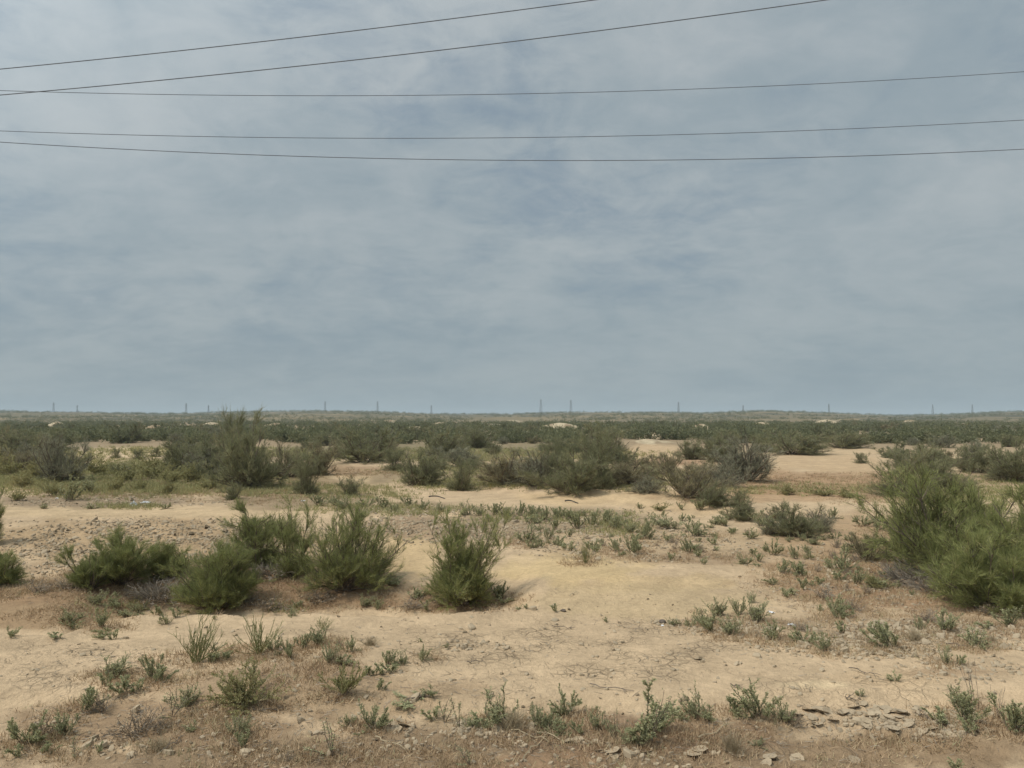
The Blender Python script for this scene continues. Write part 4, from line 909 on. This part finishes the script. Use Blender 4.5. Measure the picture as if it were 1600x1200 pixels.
# stones and litter
import bmesh
def lump(name, seed, mat, sx_, sy_, sz_, rough=.25, sub=3):
    bm = bmesh.new(); bmesh.ops.create_icosphere(bm, subdivisions=sub, radius=1); r_ = np.random.default_rng(seed)
    co = np.array([v.co for v in bm.verts]); f = 1 + (fbm(co[:, 0] * 1.5 + seed, co[:, 1] * 1.5 + co[:, 2], 3, seed) - .5) * rough * 2 + r_.normal(size=len(co)) * rough * .12
    for v, k in zip(bm.verts, f): v.co = v.co * k; v.co.x *= sx_; v.co.y *= sy_; v.co.z *= sz_
    me = bpy.data.meshes.new(name); bm.to_mesh(me); bm.free(); me.materials.append(mat); o = bpy.data.objects.new(name, me); COL.objects.link(o); return o
o = lump('stone', 1, M_stone, .062, .05, .042); x_, y_, z_ = at(1035, 973); o.location = (x_, y_, z_ + .015); tag(o, 'dark rounded stone at the left tip of the gravelly strip', 'stone')
o = lump('stone', 2, M_stone, .05, .04, .026, .5); x_, y_, z_ = at(880, 955); o.location = (x_, y_, z_ + .01); tag(o, 'brown clod beside the tiny herb on the bare sand', 'clod')
def scrap(seed, w, h, lab, px, py, mat=M_plastic):
    """crumpled thin sheet with thickness"""
    r_ = np.random.default_rng(seed); n = 9; g = np.linspace(-.5, .5, n); X_, Y_ = np.meshgrid(g, g); X_ = X_ + r_.normal(size=X_.shape) * .035; Y_ = Y_ + r_.normal(size=X_.shape) * .035
    Z_ = np.abs(fbm(X_.ravel() * 3.2 + seed, Y_.ravel() * 3.2, 3, seed) - .4).reshape(n, n) * 2 * (1 - 1.2 * (X_ ** 2 + Y_ ** 2))
    T_ = np.stack([X_ * w, Y_ * w * .6, Z_ * h + .006], 2).reshape(-1, 3); V_ = np.concatenate([T_, T_ - np.array([0, 0, .003])])
    q = [(i * n + j, i * n + j + 1, (i + 1) * n + j + 1, (i + 1) * n + j) for i in range(n - 1) for j in range(n - 1)]; q = np.array(q)
    rim = [i for i in range(n)] + [i * n + n - 1 for i in range(1, n)] + [(n - 1) * n + j for j in range(n - 2, -1, -1)] + [i * n for i in range(n - 2, 0, -1)]
    e = np.array([(rim[k], rim[(k + 1) % len(rim)], rim[(k + 1) % len(rim)] + n * n, rim[k] + n * n) for k in range(len(rim))])
    o = build('plastic_scrap', [(V_, np.concatenate([q, q[:, ::-1] + n * n, e]))], mat); put(o, px, py, rz=r_.random() * 3); tag(o, lab, 'litter', 'plastic litter'); return o
scrap(11, .34, .22, 'crumpled white plastic bag on the dark litter beyond the terrace', 209, 790)
scrap(12, .42, .12, 'grey-white plastic sheet scrap right of the crumpled bag', 228, 786)
scrap(13, .22, .10, 'small white scrap at the foot of the tallest dark bush', 327, 758)
scrap(14, .16, .10, 'white scrap in the far left litter, right one of two', 99, 774)
scrap(15, .16, .08, 'white scrap in the far left litter, left one of two', 90, 779)
scrap(16, .22, .08, 'white scrap lying behind the green broom tops', 473, 783)
scrap(17, .14, .06, 'small white scrap behind the gravel strip plants', 1238, 978)
scrap(18, .07, .02, 'tiny white chip under the dark stone', 1035, 978)
scrap(19, .12, .04, 'white chip on the ground left of the gravel strip plants', 1205, 957)
# strip of black rubber
for i, (px, py, w, lab) in enumerate(((683, 778, 26, 'black curved rubber strip lying beyond the mud terrace'), (893, 785, 20, 'black flattened rubber piece beside the saltbush row'))):
    p0 = np.array(at(px - w / 2, py)); p1 = np.array(at(px + w / 2, py + 1)); K = 9; tt = np.linspace(0, 1, K)[:, None]; C = p0 + (p1 - p0) * tt; C[:, 2] = H(C[:, 0], C[:, 1]) + .03 + .05 * np.sin(tt[:, 0] * 3.1 + .6); C[:, 1] += .15 * np.sin(tt[:, 0] * 4)
    c0 = C[4].copy(); o = build('rubber_strip', curves_to_sticks((C - c0)[None], .035, .02), M_black); o.location = c0; tag(o, lab, 'rubber strip')

# ------------------------------------------------------------------ distant pylons
PYL = [(84, 629, 'leftmost'), (121, 633, 'second from left'), (291, 630, 'third from left, taller of its pair'), (326, 633, 'fourth from left, short'), (508, 627, 'fifth from left'), (590, 627, 'sixth from left'), (674, 633, 'short one left of centre'),
       (845, 624, 'tallest and darkest, left one of the central pair'), (892, 625, 'right one of the tall central pair'), (1060, 628, 'lone one right of the central pair'), (1161, 633, 'short one before the right hill'), (1295, 631, 'one on the right hill slope'), (1457, 632, 'second from right'), (1519, 632, 'rightmost')]
def tower(hh):
    t_ = thing('pylon'); b = hh * .085; tp = hh * .022
    def pt(sx_, sy_, f): w_ = b + (tp - b) * f; return np.array([sx_ * w_, sy_ * w_, hh * f])
    for sx_ in (-1, 1):
        for sy_ in (-1, 1): build('leg', [sticks(pt(sx_, sy_, -.03)[None], pt(sx_, sy_, 1)[None], .20, .12)], M_steel, t_)
    A_, B_ = [], []
    for k in range(8):
        f0, f1 = k / 8, (k + 1) / 8
        for c0, c1 in (((-1, -1), (1, -1)), ((1, -1), (1, 1)), ((1, 1), (-1, 1)), ((-1, 1), (-1, -1))):
            A_ += [pt(*c0, f0), pt(*c1, f0), pt(*c0, f1)]; B_ += [pt(*c1, f1), pt(*c0, f1), pt(*c1, f1)]
    build('bracing', [sticks(np.array(A_), np.array(B_), .07, .07)], M_steel, t_)
    for f, w_ in ((.70, .10), (.82, .13), (.93, .085)):
        L_ = np.array([-w_ * hh, 0, hh * f]); R_ = -L_ * np.array([1, 1, -1]); T_ = np.array([0, 0, hh * (f + .03)]); Z_ = np.array([0, 0, -hh * .035])
        ca_ = build('crossarm', [sticks(np.array([L_, L_, R_]), np.array([R_, T_, T_]), .10, .10)], M_steel, t_)
        for e in (L_, R_): build('insulator', [sticks(e[None], (e + Z_)[None], .12, .12)], M_steel, ca_)
    return t_
for px, top, ds in PYL:
    prof = np.interp(px, SKY_X, SKY_Y); Yd = 1500.; X_ = (px - 800) / F * Yd; Z_ = float(H(np.array([X_]), np.array([Yd]))[0])
    ptop = CZ + (HORIZ - top) / F * Yd; o = tower(ptop - Z_); o.location = (X_, Yd, Z_); o.rotation_euler = (0, 0, radians(38 + px % 17))
    tag(o, f'steel lattice power pylon on the horizon, {ds}', 'pylon', 'power pylons along the horizon')

# ------------------------------------------------------------------ overhead conductors
def conductor(pts, plane, ext, rad, lab):
    """pts: three sightings of the wire; plane: (y0, slope) of the vertical plane it hangs in"""
    xs, zs = [], []
    for px, py in pts:
        d = np.array([(px - 800) / F, cos(TH) + (py - 600) / F * sin(TH), sin(TH) - (py - 600) / F * cos(TH)])
        t_ = plane[0] / (d[1] - plane[1] * d[0]); xs.append(d[0] * t_); zs.append(CZ + d[2] * t_)
    co = np.polyfit(xs, zs, 2); X_ = np.linspace(min(xs) - ext, max(xs) + ext, 160)
    C = np.stack([X_, plane[0] + plane[1] * X_, np.polyval(co, X_)], 1); c0 = C[80].copy()
    P = C - c0; A_, B_ = P[:-1], P[1:]
    k = 8; d = nrm(np.gradient(P, axis=0)); u_ = nrm(np.cross(d, np.array([[0, 0, 1.]]))); w_ = np.cross(u_, d)
    V_ = np.stack([P + (u_ * cos(j * 2 * pi / k) + w_ * sin(j * 2 * pi / k)) * rad for j in range(k)], 1).reshape(-1, 3); m_ = len(P)
    q = np.array([(i * k + j, i * k + (j + 1) % k, (i + 1) * k + (j + 1) % k, (i + 1) * k + j) for i in range(m_ - 1) for j in range(k)])
    o = build('overhead_wire', [(V_, q)], M_cable, smooth=True); o.location = c0; tag(o, lab, 'power line', 'overhead power lines'); print(lab, co)
conductor([(0, 108), (470, 58), (928, 0)], (27, -.05), 14, .0175, 'topmost overhead wire rising from left to the top edge')
conductor([(0, 148.5), (640, 84), (1290, 0)], (27, -.05), 14, .018, 'second overhead wire rising from left and leaving at the top')
conductor([(0, 141.5), (640, 149), (1600, 112)], (44, 0), 16, .019, 'upper one of the three nearly level overhead wires')
conductor([(0, 204.5), (760, 215.5), (1600, 187.5)], (44, 0), 16, .019, 'middle one of the three nearly level overhead wires')
conductor([(0, 222), (800, 250.5), (1600, 233)], (40, 0), 16, .020, 'lowest overhead wire across the sky')
# drop unused prototypes
for lst in list(mid_kinds.values()) + [v_['items'] for v_ in SM.values()]:
    for o, used in lst:
        if not used:
            for c in list(o.children): bpy.data.objects.remove(c)
            bpy.data.objects.remove(o)
print('objects', len(bpy.data.objects))
